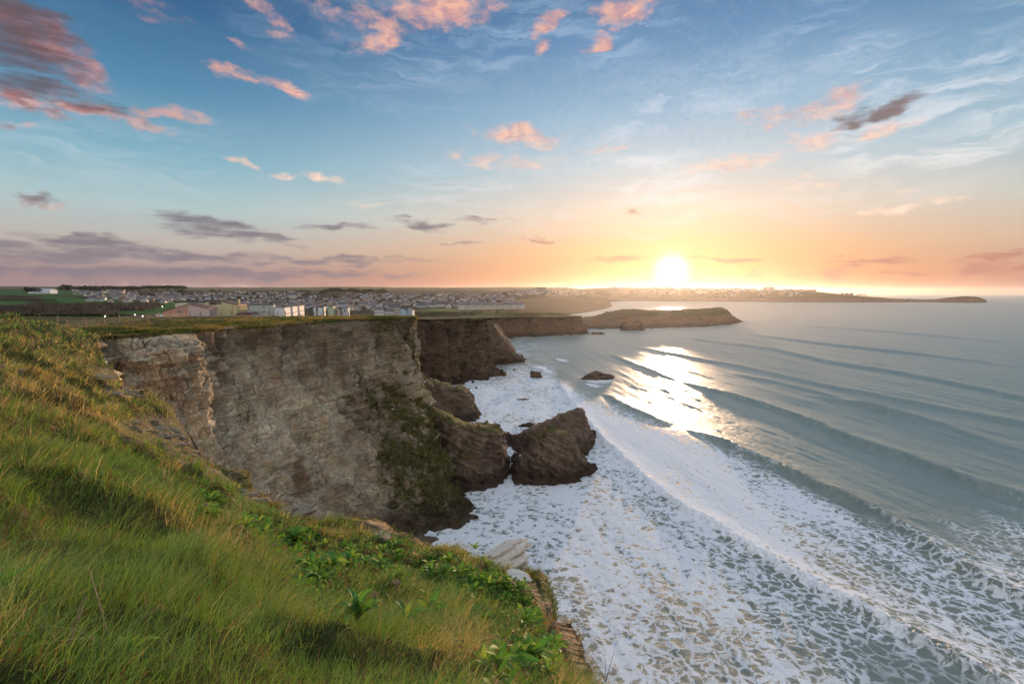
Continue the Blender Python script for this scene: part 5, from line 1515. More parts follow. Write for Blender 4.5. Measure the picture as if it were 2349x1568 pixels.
# yellow block
Y0 = 290.0
x0, x1, x2 = ux(585, Y0), ux(790, Y0), ux(945, Y0)
Yb = back_of(x2, Y0, 1068)
b2 = empty('hotel_building', (x1, Y0, GZ), TURN, 'pale yellow hotel block with a sunlit row of tall windows', 'building', 'clifftop hotel buildings')
m_yel = wallm('pale_yellow_render', (0.58, 0.50, 0.28))
zl, zm, zr_ = vz(272, Y0) - GZ, vz(235, Y0) - GZ, vz(277, Y0) - GZ
prism('wall', m_yel, b2, [(0.003, 0), (x2 - x1, 0), (x2 - x1, zr_), (0.003, zm)], 0, Yb - Y0)
prism('wall', m_yel, b2, [(x0 - x1, 0), (-.003, 0), (-.003, vz(276, Y0) - GZ), (ux(655, Y0) - x1, vz(276, Y0) - GZ), (ux(650, Y0) - x1, vz(238, Y0) - GZ), (x0 - x1, zl)], .3, Yb - Y0)
prism('roof', M_roofb, b2, [(-.2, zm + .02), (x2 - x1 + .35, zr_ - .06), (x2 - x1 + .35, zr_ + .3), (-.2, zm + .36)], -.25, Yb - Y0 + .3)
prism('roof', M_roofb, b2, [(ux(652, Y0) - x1, vz(274, Y0) - GZ), (-.3, vz(274, Y0) - GZ), (-.3, vz(236, Y0) - GZ), (ux(652, Y0) - x1, vz(236, Y0) - GZ)], 3.0, Yb - Y0 - 1)
window(b2, (ux(742, Y0) - x1, 2.97, vz(264, Y0) - GZ), 2.4, 1.0, 'f')
bx('chimney', m_yel, b2, ux(962, Y0) - x1 - 2, ux(972, Y0) - x1 - 1.5, 6, 7, zr_, vz(212, Y0) - GZ)
nw = 8
for k in range(nw + 1):
    yy = .25 + (Yb - Y0 - .5) * k / nw
    bx('pilaster', m_yel, b2, x2 - x1 + .004, x2 - x1 + .3, yy - .25, yy + .25, 0, zr_ - .3)
for k in range(nw):
    yy = .25 + (Yb - Y0 - .5) * (k + .5) / nw
    for z in (2.0, 4.6, 7.2):
        if z < zr_ - .8: window(b2, (x2 - x1 + .006, yy, z), min(1.8, (Yb - Y0) / nw * .5), 1.7, 'r')
# low dining wing with a dark red roof
Y0 = 268.0
x0, x2 = ux(935, Y0), ux(1100, Y0)
Yb = back_of(x2, Y0, 1208)
b3 = empty('dining_wing', (x0, Y0, GZ), TURN, 'low dark-roofed wing with arched openings in front of the yellow block', 'building', 'clifftop hotel buildings')
zt = vz(385, Y0) - GZ
bx('wall', m_sal, b3, 0, x2 - x0, 0, Yb - Y0, 0, zt)
prism('roof', plain('dark_red_roof', (0.12, 0.06, 0.05), .7, .2, 3), b3, [(-.3, zt + .003), (x2 - x0 + .3, zt + .003), (x2 - x0 - 1.4, zt + 1.1), (2.0, zt + 1.1)], -.2, Yb - Y0 + .2)
for k in range(7):
    yy = (Yb - Y0) * (k + .5) / 7
    bx('arch_pier', M_curb, b3, x2 - x0 + .004, x2 - x0 + .25, yy + .6, yy + 1.2, 0, zt - .05)
    window(b3, (x2 - x0 + .006, yy, zt - 1.0), 1.2, 1.3, 'r')
def flat_block(label, zl_, zm_, zr2, ztop, Y0, rgb, front_w=(), rows=(), bays=0, step=False, group='flats beyond the hotel', name='apartment_block'):
    x0, x1 = ux(zl_, Y0), ux(zm_, Y0)
    Yb = back_of(x1, Y0, zr2)
    ztp = vz(ztop, Y0) - GZ
    b = empty(name, (x0, Y0, GZ), TURN, label, 'building', group)
    m_ = wallm('render_' + name + str(int(zl_)), rgb)
    w, d = x1 - x0, Yb - Y0
    if step and bays:
        for k in range(bays):
            off = 0.0 if k % 2 == 0 else -0.9
            ya, yb = d * k / bays, d * (k + 1) / bays
            bx('bay', m_, b, 0, w + off, ya + .004, yb - .004, 0, ztp - (0.0 if k % 2 == 0 else .25))
            bx('coping', M_roofd, b, -.1, w + off + .12, ya + .05, yb - .05, ztp + .003 - (0 if k % 2 == 0 else .25), ztp + .25)
            for z in rows:
                for q in (.3, .7):
                    window(b, (w + off + .006, ya + (yb - ya) * q, z), (yb - ya) * .24, 1.25, 'r')
    else:
        bx('wall', m_, b, 0, w, 0, d, 0, ztp)
        bx('roof', M_roofd, b, -.2, w + .2, -.2, d + .2, ztp + .003, ztp + .32)
        for k in range(bays):
            for z in rows:
                window(b, (w + .006, d * (k + .5) / bays, z), min(d / bays * .55, 2.2), 1.35, 'r')
    for (zu, zv, ww, hh) in front_w:
        window(b, (ux(zu, Y0) - x0, -.004, vz(zv, Y0) - GZ), ww, hh, 'f')
    return b
flat_block('pale grey-green flat-roofed block between the yellow hotel and the white terrace', 1100, 1345, 1372, 276, 300, (0.42, 0.45, 0.40), ((1245, 305, 1.3, 1.5), (1245, 352, 1.3, 1.5)), (2.0, 5.0, 7.6), 3)
flat_block('narrow white house beside the grey-green block', 1072, 1098, 1106, 300, 318, (0.62, 0.64, 0.66), ((1086, 322, 1.3, 2.0),))
bt = flat_block('long white terrace of flats with stepped bays lit by the sun', 1370, 1480, 1802, 306, 292, (0.66, 0.64, 0.62), (), (1.6, 4.2, 6.8), 6, True)
flat_block('white block with one sunny side of tall windows', 1805, 1895, 1960, 300, 305, (0.66, 0.66, 0.66), ((1842, 335, 1.3, 3.6), (1842, 385, 1.3, 3.0)), (1.6, 4.3, 7.0), 3)
flat_block('pale green block with a balcony bay', 1962, 2022, 2060, 292, 310, (0.46, 0.52, 0.36), (), (1.8, 4.6, 7.2), 2)
flat_block('small orange-lit house squeezed between two blocks', 2064, 2092, 2115, 320, 316, (0.60, 0.45, 0.34), (), (1.6, 4.2), 2)  # the orange of the evening sun is put into the wall colour
flat_block('grey-white last block at the end of the row', 2117, 2185, 2220, 308, 322, (0.52, 0.54, 0.56), ((2150, 340, 1.2, 1.8),), (2.0, 5.0), 2)
flat_block('small white shed with a flat roof left of the pink hotel', 65, 150, 162, 375, 300, (0.60, 0.62, 0.64), (), name='shed')

# ------------------------------------------------------------------ street lamps by the car park, and parked vehicles
M_lampm = plain('lamp_column', (0.22, 0.23, 0.24), .5, .1, 3, .4, .5)
M_bulb, t_, o_ = material('lit_lamp')
e_ = nd(t_, 'ShaderNodeEmission', {'Color': (1, .97, .9, 1), 'Strength': 7.0}); t_.links.new(e_.outputs[0], o_.inputs[0])
def lamp(u, v, Yv, h, label):
    p = at(u, v, Yv); gz_ = p[2] - h
    r_ = empty('street_lamp', (p[0], p[1], gz_), 0, label, 'street lamp', 'lit lamps round the car park')
    bm = bmesh.new(); tube(bm, [(0, 0, -3), (0, 0, h * .5), (0, 0, h - .15)], [.12, .10, .07], 6); put('column', to_mesh(bm, 'column', M_lampm), None, parent=r_)
    bm = bmesh.new(); box(bm, -.45, .45, -.22, .22, h + .003, h + .12); put('hood', to_mesh(bm, 'hood', M_lampm), None, parent=r_)
    bm = bmesh.new(); bmesh.ops.create_uvsphere(bm, u_segments=8, v_segments=6, radius=.17); bmesh.ops.translate(bm, verts=bm.verts[:], vec=(0, 0, h - .12)); put('bulb', to_mesh(bm, 'bulb', M_bulb), None, parent=r_)
for (u, v, Yv, h, lb) in ((144.5, 739.5, 190, 5, 'leftmost lit lamp, low behind the fence'), (227, 727, 200, 6, 'lit lamp second from the left'), (241, 724.5, 205, 6.5, 'lit lamp beside the brown pole'),
                          (253.5, 729, 195, 6, 'lit lamp just right of the brown pole'), (309, 720.5, 215, 6.5, 'lit lamp standing alone before the green slope'), (372.5, 702.5, 260, 8, 'tall twin lamp at the corner of the pink hotel'),
                          (327, 724, 220, 5, 'short lamp between the lone lamp and the shed')):
    lamp(u, v, Yv, h, lb)
def pole(u, vt, Yv, h, label):
    p = at(u, vt, Yv); bm = bmesh.new(); tube(bm, [(0, 0, -3), (0, 0, h)], [.16, .11], 6)
    put('pole', to_mesh(bm, 'pole', M_post), None, label=label, cat='pole', loc=(p[0], p[1], p[2] - h))
pole(243.5, 716, 205, 7.5, 'brown telegraph pole behind the fence')
pole(532.5, 694, 240, 8, 'thin mast in front of the yellow hotel wall')
pole(618, 694, 240, 8, 'thin mast in front of the grey-green block')
# car park sheet
cpz = lz(-150, 215)
M_asph = plain('asphalt', (0.055, 0.055, 0.058), .9, .2, 1.5)
# vehicles
def car_mesh(kind):
    out = {}
    L_, W_, H_ = (4.2, 1.75, 1.45) if kind == 'car' else (6.2, 2.0, 2.5)
    bm = bmesh.new()
    prof_ = [(-L_ / 2, .35), (-L_ / 2, .8), (-L_ / 2 + .9, .92), (L_ / 2 - .3, .95), (L_ / 2, .75), (L_ / 2, .35)] if kind == 'car' else [(-L_ / 2, .4), (-L_ / 2, 1.2), (-L_ / 2 + .5, 1.3), (L_ / 2, 1.3), (L_ / 2, .4)]
    for s in (prof_,):
        A = [bm.verts.new((x, -W_ / 2, z)) for x, z in s]; B = [bm.verts.new((x, W_ / 2, z)) for x, z in s]; n = len(s)
        for j in range(n): bm.faces.new((A[j], A[(j + 1) % n], B[(j + 1) % n], B[j]))
        bm.faces.new(A[::-1]); bm.faces.new(B)
    bmesh.ops.recalc_face_normals(bm, faces=bm.faces[:]); bmesh.ops.bevel(bm, geom=bm.edges[:], offset=.06, segments=2, affect='EDGES')
    out['body'] = to_mesh(bm, 'body', None)
    bm = bmesh.new()
    s = [(-L_ / 2 + .95, .9), (-L_ / 2 + 1.6, H_), (L_ / 2 - 1.1, H_), (L_ / 2 - .35, .93)] if kind == 'car' else [(-L_ / 2 + .3, 1.28), (-L_ / 2 + .7, H_), (L_ / 2 - .05, H_), (L_ / 2 - .02, 1.28)]
    A = [bm.verts.new((x, -W_ / 2 + .1, z)) for x, z in s]; B = [bm.verts.new((x, W_ / 2 - .1, z)) for x, z in s]
    for j in range(4): bm.faces.new((A[j], A[(j + 1) % 4], B[(j + 1) % 4], B[j]))
    bm.faces.new(A[::-1]); bm.faces.new(B); bmesh.ops.recalc_face_normals(bm, faces=bm.faces[:])
    out['cabin'] = to_mesh(bm, 'cabin', None)
    bm = bmesh.new(); bmesh.ops.create_cone(bm, cap_ends=True, segments=14, radius1=.32, radius2=.32, depth=.2, matrix=__import__('mathutils').Matrix.Rotation(math.pi / 2, 4, 'X'))
    out['wheel'] = to_mesh(bm, 'wheel', plain('tyre', (.03, .03, .03), .8))
    return out, L_, W_
carm, vanm = car_mesh('car'), car_mesh('van')
def vehicle(kind, u, Yv, rgb, rz, label):
    d, L_, W_ = carm if kind == 'parked_car' else vanm
    x = ray(u, 735)[0] * Yv
    z = EYE + ray(u, 738)[1] * Yv - 1.2
    r_ = empty(kind, (x, Yv, z), rz, label, 'car' if kind == 'parked_car' else 'van', 'vehicles in the car park')
    pm = plain('paint_' + label[:6].strip(), rgb, .3, .04, 2, .6)
    b_ = put('body', d['body'].copy(), pm, parent=r_); put('cabin', d['cabin'].copy(), M_glass if kind == 'parked_car' else pm, parent=r_)
    for sx__ in (-1, 1):
        for sy__ in (-1, 1):
            w_o = put('wheel', d['wheel'], None, parent=r_); w_o.location = (sx__ * L_ * .31, sy__ * (W_ / 2 - .08), .32)
vehicle('parked_van', 187, 200, (.55, .55, .56), .15, 'white van parked behind the fence near the left')
vehicle('parked_car', 205, 196, (.42, .05, .04), .1, 'red car parked just right of the white van')
vehicle('parked_car', 168, 205, (.30, .32, .35), -.1, 'grey car parked left of the white van')
vehicle('parked_car', 262, 205, (.45, .46, .48), .2, 'silver car parked below the lit lamps')
vehicle('parked_car', 292, 212, (.20, .22, .26), .2, 'dark car parked right of the silver one')
gzc = [EYE + ray(200, 738)[1] * 200 - 1.2]
xa = ray(120, 735)[0]; xb = ray(345, 735)[0]
me = mesh_np('car_park', np.array([(xa * 186, 186, gzc[0] - .3), (xb * 186, 186, gzc[0] - .3), (xb * 224, 224, gzc[0] - .45), (xa * 224, 224, gzc[0] - .45)]), [np.array([[0, 1, 2, 3]])])
put('car_park', me, M_asph, kind='structure')

# ------------------------------------------------------------------ trees, hedges and the bare wood of the valley
M_ever = leaf_material('evergreen_foliage', 0.15, .15)
M_bark = plain('bark', (0.075, 0.055, 0.04), .9, .3, 4)
def crown_mesh(seed, flat=False, n=520, bare_=False):
    r = np.random.default_rng(seed)
    k = 9
    cs = np.stack([r.normal(0, .42, k), r.normal(0, .42, k), .62 + .22 * r.random(k) * (1 if not flat else .5) + (0.08 if flat else 0)], -1)
    rad = (.20 + .16 * r.random(k)) * (1 if not flat else .9)
    i = r.integers(0, k, n)
    d = r.normal(size=(n, 3)); d /= np.linalg.norm(d, axis=1)[:, None]
    p = cs[i] + d * (rad[i] * (0.55 + .5 * r.random(n)))[:, None] * np.array([1, 1, .75])
    a = r.normal(size=(n, 3)); a /= np.linalg.norm(a, axis=1)[:, None]
    b = np.cross(a, d); b /= np.linalg.norm(b, axis=1)[:, None] + 1e-9
    s = (.045 + .05 * r.random(n))[:, None]
    V = np.stack([p - a * s, p + b * s, p + a * s, p - b * s], 1).reshape(-1, 3)
    me = mesh_np('crown', V, [np.arange(4 * n).reshape(-1, 4)])
    c = (np.array([.024, .034, .014]) if not bare_ else np.array([.075, .055, .045])) * (0.6 + .9 * r.random(n))[:, None]
    cattr(me, 'tint', np.repeat(c, 4, 0)); me.materials.append(M_ever)
    return me
def trunk_mesh(seed):
    r = random.Random(seed); bm = bmesh.new()
    tube(bm, [(0, 0, -.05), (.01, 0, .3), (.02, .01, .62)], [.035, .026, .012], 5)
    for k in range(4):
        a = k * 1.6 + r.random(); tube(bm, [(.01, 0, .28 + .06 * k), (math.cos(a) * .2, math.sin(a) * .2, .55 + .05 * k)], [.016, .006], 4)
    return to_mesh(bm, 'trunk', M_bark)
crowns = [crown_mesh(k) for k in range(4)] + [crown_mesh(10 + k, True) for k in range(2)]
trunks = [trunk_mesh(k) for k in range(3)]
rt = random.Random(5)
_hills = {}
def hill_hit(u, v, y0=330.0, y1=7000.0):
    a, b = ray(u, v)
    if y0 not in _hills:                      # height table over bearing and distance, looked up instead of evaluated
        Ys = np.geomspace(y0, y1, 260); ks = np.linspace(-1.2, 0.35, 320)
        K_, Y_ = np.meshgrid(ks, Ys, indexing='ij')
        _hills[y0] = (Ys, ks, land_z((K_ * Y_).ravel(), Y_.ravel()).reshape(K_.shape))
    Ys, ks, T = _hills[y0]
    f = np.clip((a - ks[0]) / (ks[1] - ks[0]), 0, len(ks) - 1.001); i0 = int(f)
    z = T[i0] * (1 - f + i0) + T[i0 + 1] * (f - i0) - (EYE + b * Ys)
    i = int(np.argmax(z > 0)) if (z > 0).any() else len(Ys) - 1
    return np.array((a * Ys[i], Ys[i], float(land_z(np.array([a * Ys[i]]), np.array([Ys[i]]))[0])))
def tree(p, h, label, group, k, flat=False, wide=1.0):
    r_ = empty('tree', p, rt.random() * 6, label, 'tree', group)
    c = put('crown', crowns[4 + k % 2] if flat else crowns[k % 4], None, parent=r_); c.scale = (h * wide, h * wide, h)
    t = put('trunk', trunks[k % 3], None, parent=r_); t.scale = (h, h, h)
kt = 0
for u0, u1, Yv, h, n_, v0, lb, gp_ in ((222, 323, 1900, 26, 26, 663.5, 'pine in the left half of the long ridge row', 'left row of ridge pines'), (328, 432, 2000, 26, 26, 662.5, 'pine in the right half of the long ridge row', 'right row of ridge pines')):
    for k in range(n_):
        u = u0 + (u1 - u0) * (k + .5 * rt.random()) / n_
        x = ray(u, 665)[0] * Yv
        zt_ = EYE + ray(u, v0 - 7)[1] * Yv
        tree((x, Yv + rt.gauss(0, 20), zt_ - h * .95), h * (0.9 + .15 * rt.random()), lb, gp_, kt, True, .8); kt += 1
for (u, v, w, lb) in ((63, 672, 20, 'round dark tree left of the white barn'), (153, 668, 20, 'dark tree right of the white barn'), (190, 666, 16, 'dark tree above the ridge houses'), (205, 668, 18, 'broad dark tree beside the ridge houses'),
                      (215, 668, 14, 'smaller dark tree next to the broad one'), (418, 674, 13, 'lone dark tree among the upper houses'), (492, 671, 9, 'dark tree in the upper town'),
                      (340, 680, 10, 'dark tree among houses below the pine rows')):
    p = hill_hit(u, v + w * .38); tree(p, w * p[1] / F * 1.05, lb, 'dark trees of the hillside', kt, False, 1.05); kt += 1
# wooded crest above the middle of the town
for k in range(34):
    u = 690 + 190 * rt.random(); v = 671 + 5 * rt.random() + 2 * abs(u - 745) / 90
    p = hill_hit(u, v); h = rt.uniform(7, 13) * p[1] / F
    tree(p, h, 'dark tree of the wooded crest above the town', 'trees of the wooded crest', kt, False, 1.2); kt += 1
for k in range(60):
    u = 380 + 830 * rt.random(); v = 676 + 36 * rt.random()
    p = hill_hit(u, v); h = rt.uniform(5, 8.5) * p[1] / F
    tree(p, h, 'small dark garden tree among the town houses', 'garden trees of the town', kt, False, 1.1); kt += 1
# stuff: bare wood filling the valley, and hedges
def thicket(name, label, spots, hgt, tint, quadw, upright, cat_='wood', m_=None):
    P_, S_ = [], []
    for (u, v, ru, rv, cnt) in spots:
        for _ in range(cnt):
            a, q = rt.random() * 6.283, rt.random() ** .5
            uu1, vv1 = u + math.cos(a) * ru * q, v + math.sin(a) * rv * q
            p = hill_hit(uu1, vv1, 330.0 if name != 'evergreen_hedge' else 230.0); P_.append(p); S_.append(p[1] / 500)
    P_ = np.array(P_); S_ = np.array(S_)
    reps = 9
    P_ = np.repeat(P_, reps, 0); S_ = np.repeat(S_, reps)
    k = len(P_)
    P_ = P_ + np.stack([rng.normal(0, 2.2, k), rng.normal(0, 2.2, k), rng.random(k) * hgt * (0.25 if upright else .8)], -1) * np.stack([S_, S_, 0 * S_ + 1], -1)
    d = rng.normal(size=(k, 3)) * (0.22 if upright else 1.0) + np.array([0, 0, 1.0 if upright else .2]); d /= np.linalg.norm(d, axis=1)[:, None]
    s = np.cross(d, rng.normal(size=(k, 3))); s /= np.linalg.norm(s, axis=1)[:, None]
    l = (hgt * (.5 + .5 * rng.random(k)) * (1.0 if upright else .35))[:, None]; w = (quadw * (0.6 + .8 * rng.random(k)))[:, None]
    V = np.stack([P_ - s * w, P_ + s * w, P_ + d * l + s * w * .5, P_ + d * l - s * w * .5], 1).reshape(-1, 3)
    me = mesh_np(name, V, [np.arange(4 * k).reshape(-1, 4)])
    cattr(me, 'tint', np.repeat(np.array(tint)[None] * (0.55 + .9 * rng.random(k))[:, None], 4, 0))
    put(name, me, m_ or M_ever, label=label, cat=cat_, kind='stuff')
thicket('bare_wood', 'leafless brown wood filling the valley behind the fence', [(250, 708, 110, 9, 420), (60, 716, 110, 12, 420), (150, 722, 120, 8, 300), (330, 703, 40, 6, 100)], 5.0, (.060, .047, .043), .30, True)
thicket('evergreen_hedge', 'dark green shrubs behind the left fence', [(205, 727, 50, 6, 300), (120, 735, 60, 3.5, 200), (265, 729, 30, 4, 110), (180, 733, 60, 4, 160), (40, 737, 50, 3, 120)], 2.4, (.030, .050, .016), .42, False, 'shrubs')
thicket('field_hedge', 'dark hedges between the green fields', [(60, 690, 70, 2.0, 130), (110, 700, 40, 6, 120), (30, 681, 40, 1.4, 60), (230, 684, 60, 2, 110), (330, 692, 60, 2, 90), (560, 690, 200, 14, 260), (1000, 690, 180, 12, 220)], 3.0, (.040, .036, .022), .55, False, 'hedge')
thicket('clifftop_scrub', 'brown scrub on the slopes above the beach', [(1000, 722, 90, 5, 300), (1130, 714, 80, 6, 220), (1200, 722, 50, 4, 140)], 2.0, (.070, .050, .032), .5, False, 'scrub')

# ------------------------------------------------------------------ houses
M_rf = [plain('slate_roof', (0.085, 0.085, 0.095), .75, .25, .4), plain('brown_tile_roof', (0.135, 0.085, 0.065), .8, .25, .4), plain('grey_tile_roof', (0.15, 0.14, 0.14), .8, .25, .4)]
M_wl = [plain('white_render', (0.54, 0.53, 0.51), .85, .06, .3), plain('cream_render', (0.47, 0.40, 0.30), .85, .06, .3), plain('grey_render', (0.38, 0.36, 0.34), .85, .08, .3), plain('brick_wall', (0.30, 0.19, 0.14), .85, .12, .5)]
def gable(seed):
    r = random.Random(seed)
    w, d, e, rg = r.uniform(8, 13), r.uniform(6.5, 8.5), r.uniform(2.7, 5.2), r.uniform(2.2, 3.3)
    bm = bmesh.new(); pr = [(-d / 2, -1.5), (d / 2, -1.5), (d / 2, e), (0, e + rg), (-d / 2, e)]
    A = [bm.verts.new((-w / 2, y, z)) for y, z in pr]; B = [bm.verts.new((w / 2, y, z)) for y, z in pr]
    for j in range(5): bm.faces.new((A[j], A[(j + 1) % 5], B[(j + 1) % 5], B[j]))
    bm.faces.new(A[::-1]); bm.faces.new(B); bmesh.ops.recalc_face_normals(bm, faces=bm.faces[:])
    wl = to_mesh(bm, 'wall', None)
    bm = bmesh.new(); ov = .35; t = .22; sl = rg / (d / 2)
    for s in (-1, 1):
        q = [(s * (d / 2 + ov), e - ov * sl + .02), (0, e + rg + .02), (0, e + rg + .02 + t), (s * (d / 2 + ov), e - ov * sl + .02 + t)]
        A = [bm.verts.new((-w / 2 - .3, y, z)) for y, z in q]; B = [bm.verts.new((w / 2 + .3, y, z)) for y, z in q]
        for j in range(4): bm.faces.new((A[j], A[(j + 1) % 4], B[(j + 1) % 4], B[j]))
        bm.faces.new(A[::-1]); bm.faces.new(B)
    cxk = r.uniform(-w / 2 + 1, w / 2 - 1); box(bm, cxk - .4, cxk + .4, -.4, .4, e + rg - .4, e + rg + 1.1)
    bmesh.ops.recalc_face_normals(bm, faces=bm.faces[:])
    rf_ = to_mesh(bm, 'roof', None)
    bm = bmesh.new()
    for z in ([1.5] if e < 4 else [1.3, 3.9]):
        for xx in (-.32, 0.02, .34):
            box(bm, xx * w - .7, xx * w + .7, -d / 2 - .05, -d / 2 - .004, z - .6, z + .6)
            box(bm, xx * w - .7, xx * w + .7, d / 2 + .004, d / 2 + .05, z - .6, z + .6)
    for s in (-1, 1):
        box(bm, min(s * (w / 2 + .004), s * (w / 2 + .05)), max(s * (w / 2 + .004), s * (w / 2 + .05)), -.8, .8, e * .55 - .6, e * .55 + .6)
    wn = to_mesh(bm, 'windows', M_glass)
    return wl, rf_, wn, (w, d, e, rg)
gl = []
for k in range(10):
    wl, rf_, wn, dim = gable(k)
    ws = []
    for m_ in M_wl:
        c = wl.copy(); c.materials.append(m_); ws.append(c)
    rs = []
    for m_ in M_rf:
        c = rf_.copy(); c.materials.append(m_); rs.append(c)
    gl.append((ws, rs, wn, dim))
rh = random.Random(77)
ZONES = [  # name, (u, v) box corners, rows of the photo; weight
    ('ridge', 172, 290, 667, 675, 40, 'on the ridge above the green field'),
    ('slope', 200, 430, 674, 694, 90, 'on the slope left of the hotel'),
    ('upper', 430, 700, 672, 690, 90, 'in the upper town behind the hotel'),
    ('mid', 560, 900, 684, 712, 120, 'on the hillside right behind the flats'),
    ('centre', 800, 1180, 676, 704, 150, 'in the middle of the hillside town'),
    ('front', 960, 1120, 700, 706, 14, 'in the front row above the green slope'),
    ('far', 1180, 1400, 662, 678, 90, 'in the hazy far end of the town'),
]
pts = []
for zn, u0, u1, v0, v1, cnt, txt in ZONES:
    done_, tries = 0, 0
    while done_ < cnt and tries < cnt * 30:
        tries += 1
        u = rh.uniform(u0, u1); v = v0 + (v1 - v0) * (round(rh.random() * 7) + rh.gauss(0, .12)) / 7
        p = hill_hit(u, v)
        if p[1] > 4500 or p[0] > coast_x(p[1]) - 25: continue
        if any((p[0] - q[0][0]) ** 2 + (p[1] - q[0][1]) ** 2 < 13 ** 2 for q in pts): continue
        pts.append((p, zn, txt)); done_ += 1
pts.sort(key=lambda q: q[0][1])
wn_names = ['white', 'cream', 'grey', 'brick']; rf_names = ['slate', 'brown-tiled', 'grey-tiled']
groupn = {'ridge': 'houses on the ridge', 'slope': 'houses on the slope left of the hotel', 'upper': 'houses of the upper town', 'mid': 'houses behind the flats', 'centre': 'houses of the hillside town', 'front': 'front row of houses', 'far': 'houses of the far end of the town'}
for i_, (p, zn, txt) in enumerate(pts[:300]):
    ws, rs, wn, dim = gl[rh.randrange(10)]
    a = rh.choice((0, 0, .25, math.pi / 2, math.pi / 2 + .3, -.4)) + rh.gauss(0, .12)
    wi = rh.choices(range(4), (60, 22, 12, 6))[0]; ri = rh.choices(range(3), (50, 25, 25))[0]
    b = empty('house', p, a, '%s gabled house with a %s roof %s' % (wn_names[wi], rf_names[ri], txt), 'house', groupn[zn])
    put('wall', ws[wi], None, parent=b); put('roof', rs[ri], None, parent=b)
    if p[1] < 1100: put('window_row', wn, None, parent=b, kind='stuff')
def merged_houses(rest, name, label, sc_=1.0):
    Vs, Fs, Cs, o = [], [], [], 0
    for p in rest:
        ws, rs, wn, dim = gl[rh.randrange(10)]
        a = rh.choice((0, .3, math.pi / 2, -.4)) + rh.gauss(0, .2); c, s = math.cos(a), math.sin(a)
        w, d, e, rg = [q * sc_ for q in dim]
        def add(v, f, colr_):
            nonlocal_v = np.array(v, float)
            nonlocal_v = np.stack([p[0] + nonlocal_v[:, 0] * c - nonlocal_v[:, 1] * s, p[1] + nonlocal_v[:, 0] * s + nonlocal_v[:, 1] * c, p[2] + nonlocal_v[:, 2]], -1)
            return nonlocal_v
        wc = rh.choices(((.50, .48, .46), (.42, .36, .28), (.28, .26, .25)), (5, 3, 3))[0]; rc = rh.choice(((.085, .085, .095), (.135, .085, .065), (.15, .14, .14)))
        vw = [(-w / 2, -d / 2, -1.5), (w / 2, -d / 2, -1.5), (w / 2, d / 2, -1.5), (-w / 2, d / 2, -1.5), (-w / 2, -d / 2, e), (w / 2, -d / 2, e), (w / 2, d / 2, e), (-w / 2, d / 2, e), (-w / 2, 0, e + rg), (w / 2, 0, e + rg)]
        Vs.append(add(vw, None, None)); Cs.append(np.repeat([wc], 10, 0))
        q4 = [(0, 1, 5, 4), (2, 3, 7, 6)]; t3 = [(1, 2, 6), (1, 6, 9), (1, 9, 5), (3, 0, 4), (3, 4, 8), (3, 8, 7)]
        Fs.append((np.array(q4) + o, np.array(t3) + o)); o += 10
        vr = [(-w / 2 - .3, -d / 2 - .3, e - .1), (w / 2 + .3, -d / 2 - .3, e - .1), (w / 2 + .3, 0, e + rg + .25), (-w / 2 - .3, 0, e + rg + .25), (w / 2 + .3, d / 2 + .3, e - .1), (-w / 2 - .3, d / 2 + .3, e - .1)]
        Vs.append(add(vr, None, None)); Cs.append(np.repeat([rc], 6, 0))
        Fs.append((np.array([(0, 1, 2, 3), (3, 2, 4, 5)]) + o, np.zeros((0, 3), int))); o += 6
    me = mesh_np(name, np.concatenate(Vs), [np.concatenate([f[0] for f in Fs]), np.concatenate([f[1] for f in Fs])], smooth=False)
    cattr(me, 'tint', np.concatenate(Cs))
    m, t, out = material(name + '_paint')
    bsdf(t, out, Base_Color=nd(t, 'ShaderNodeAttribute', attribute_name='tint').outputs['Color'], Roughness=.85, Specular_IOR_Level=.2)
    put(name, me, m, label=label, cat='houses', kind='stuff')
rest = [p for p, _, _ in pts[300:]]
# the town on the far coast, a few pixels to a house
fuv = view(far_v[:, 0], far_v[:, 1], far_v[:, 2])
cand = np.where((fuv[0] > 1395) & (fuv[0] < 1835) & (far_v[:, 2] > 26) & (far_v[:, 1] < 3900))[0]
for k in range(520):
    q = far_v[cand[rh.randrange(len(cand))]]
    rest.append(q + np.array((rh.gauss(0, 14), rh.gauss(0, 14), 0.3)))
merged_houses(rest, 'far_town', 'far houses of the town fading into the haze', 1.25)

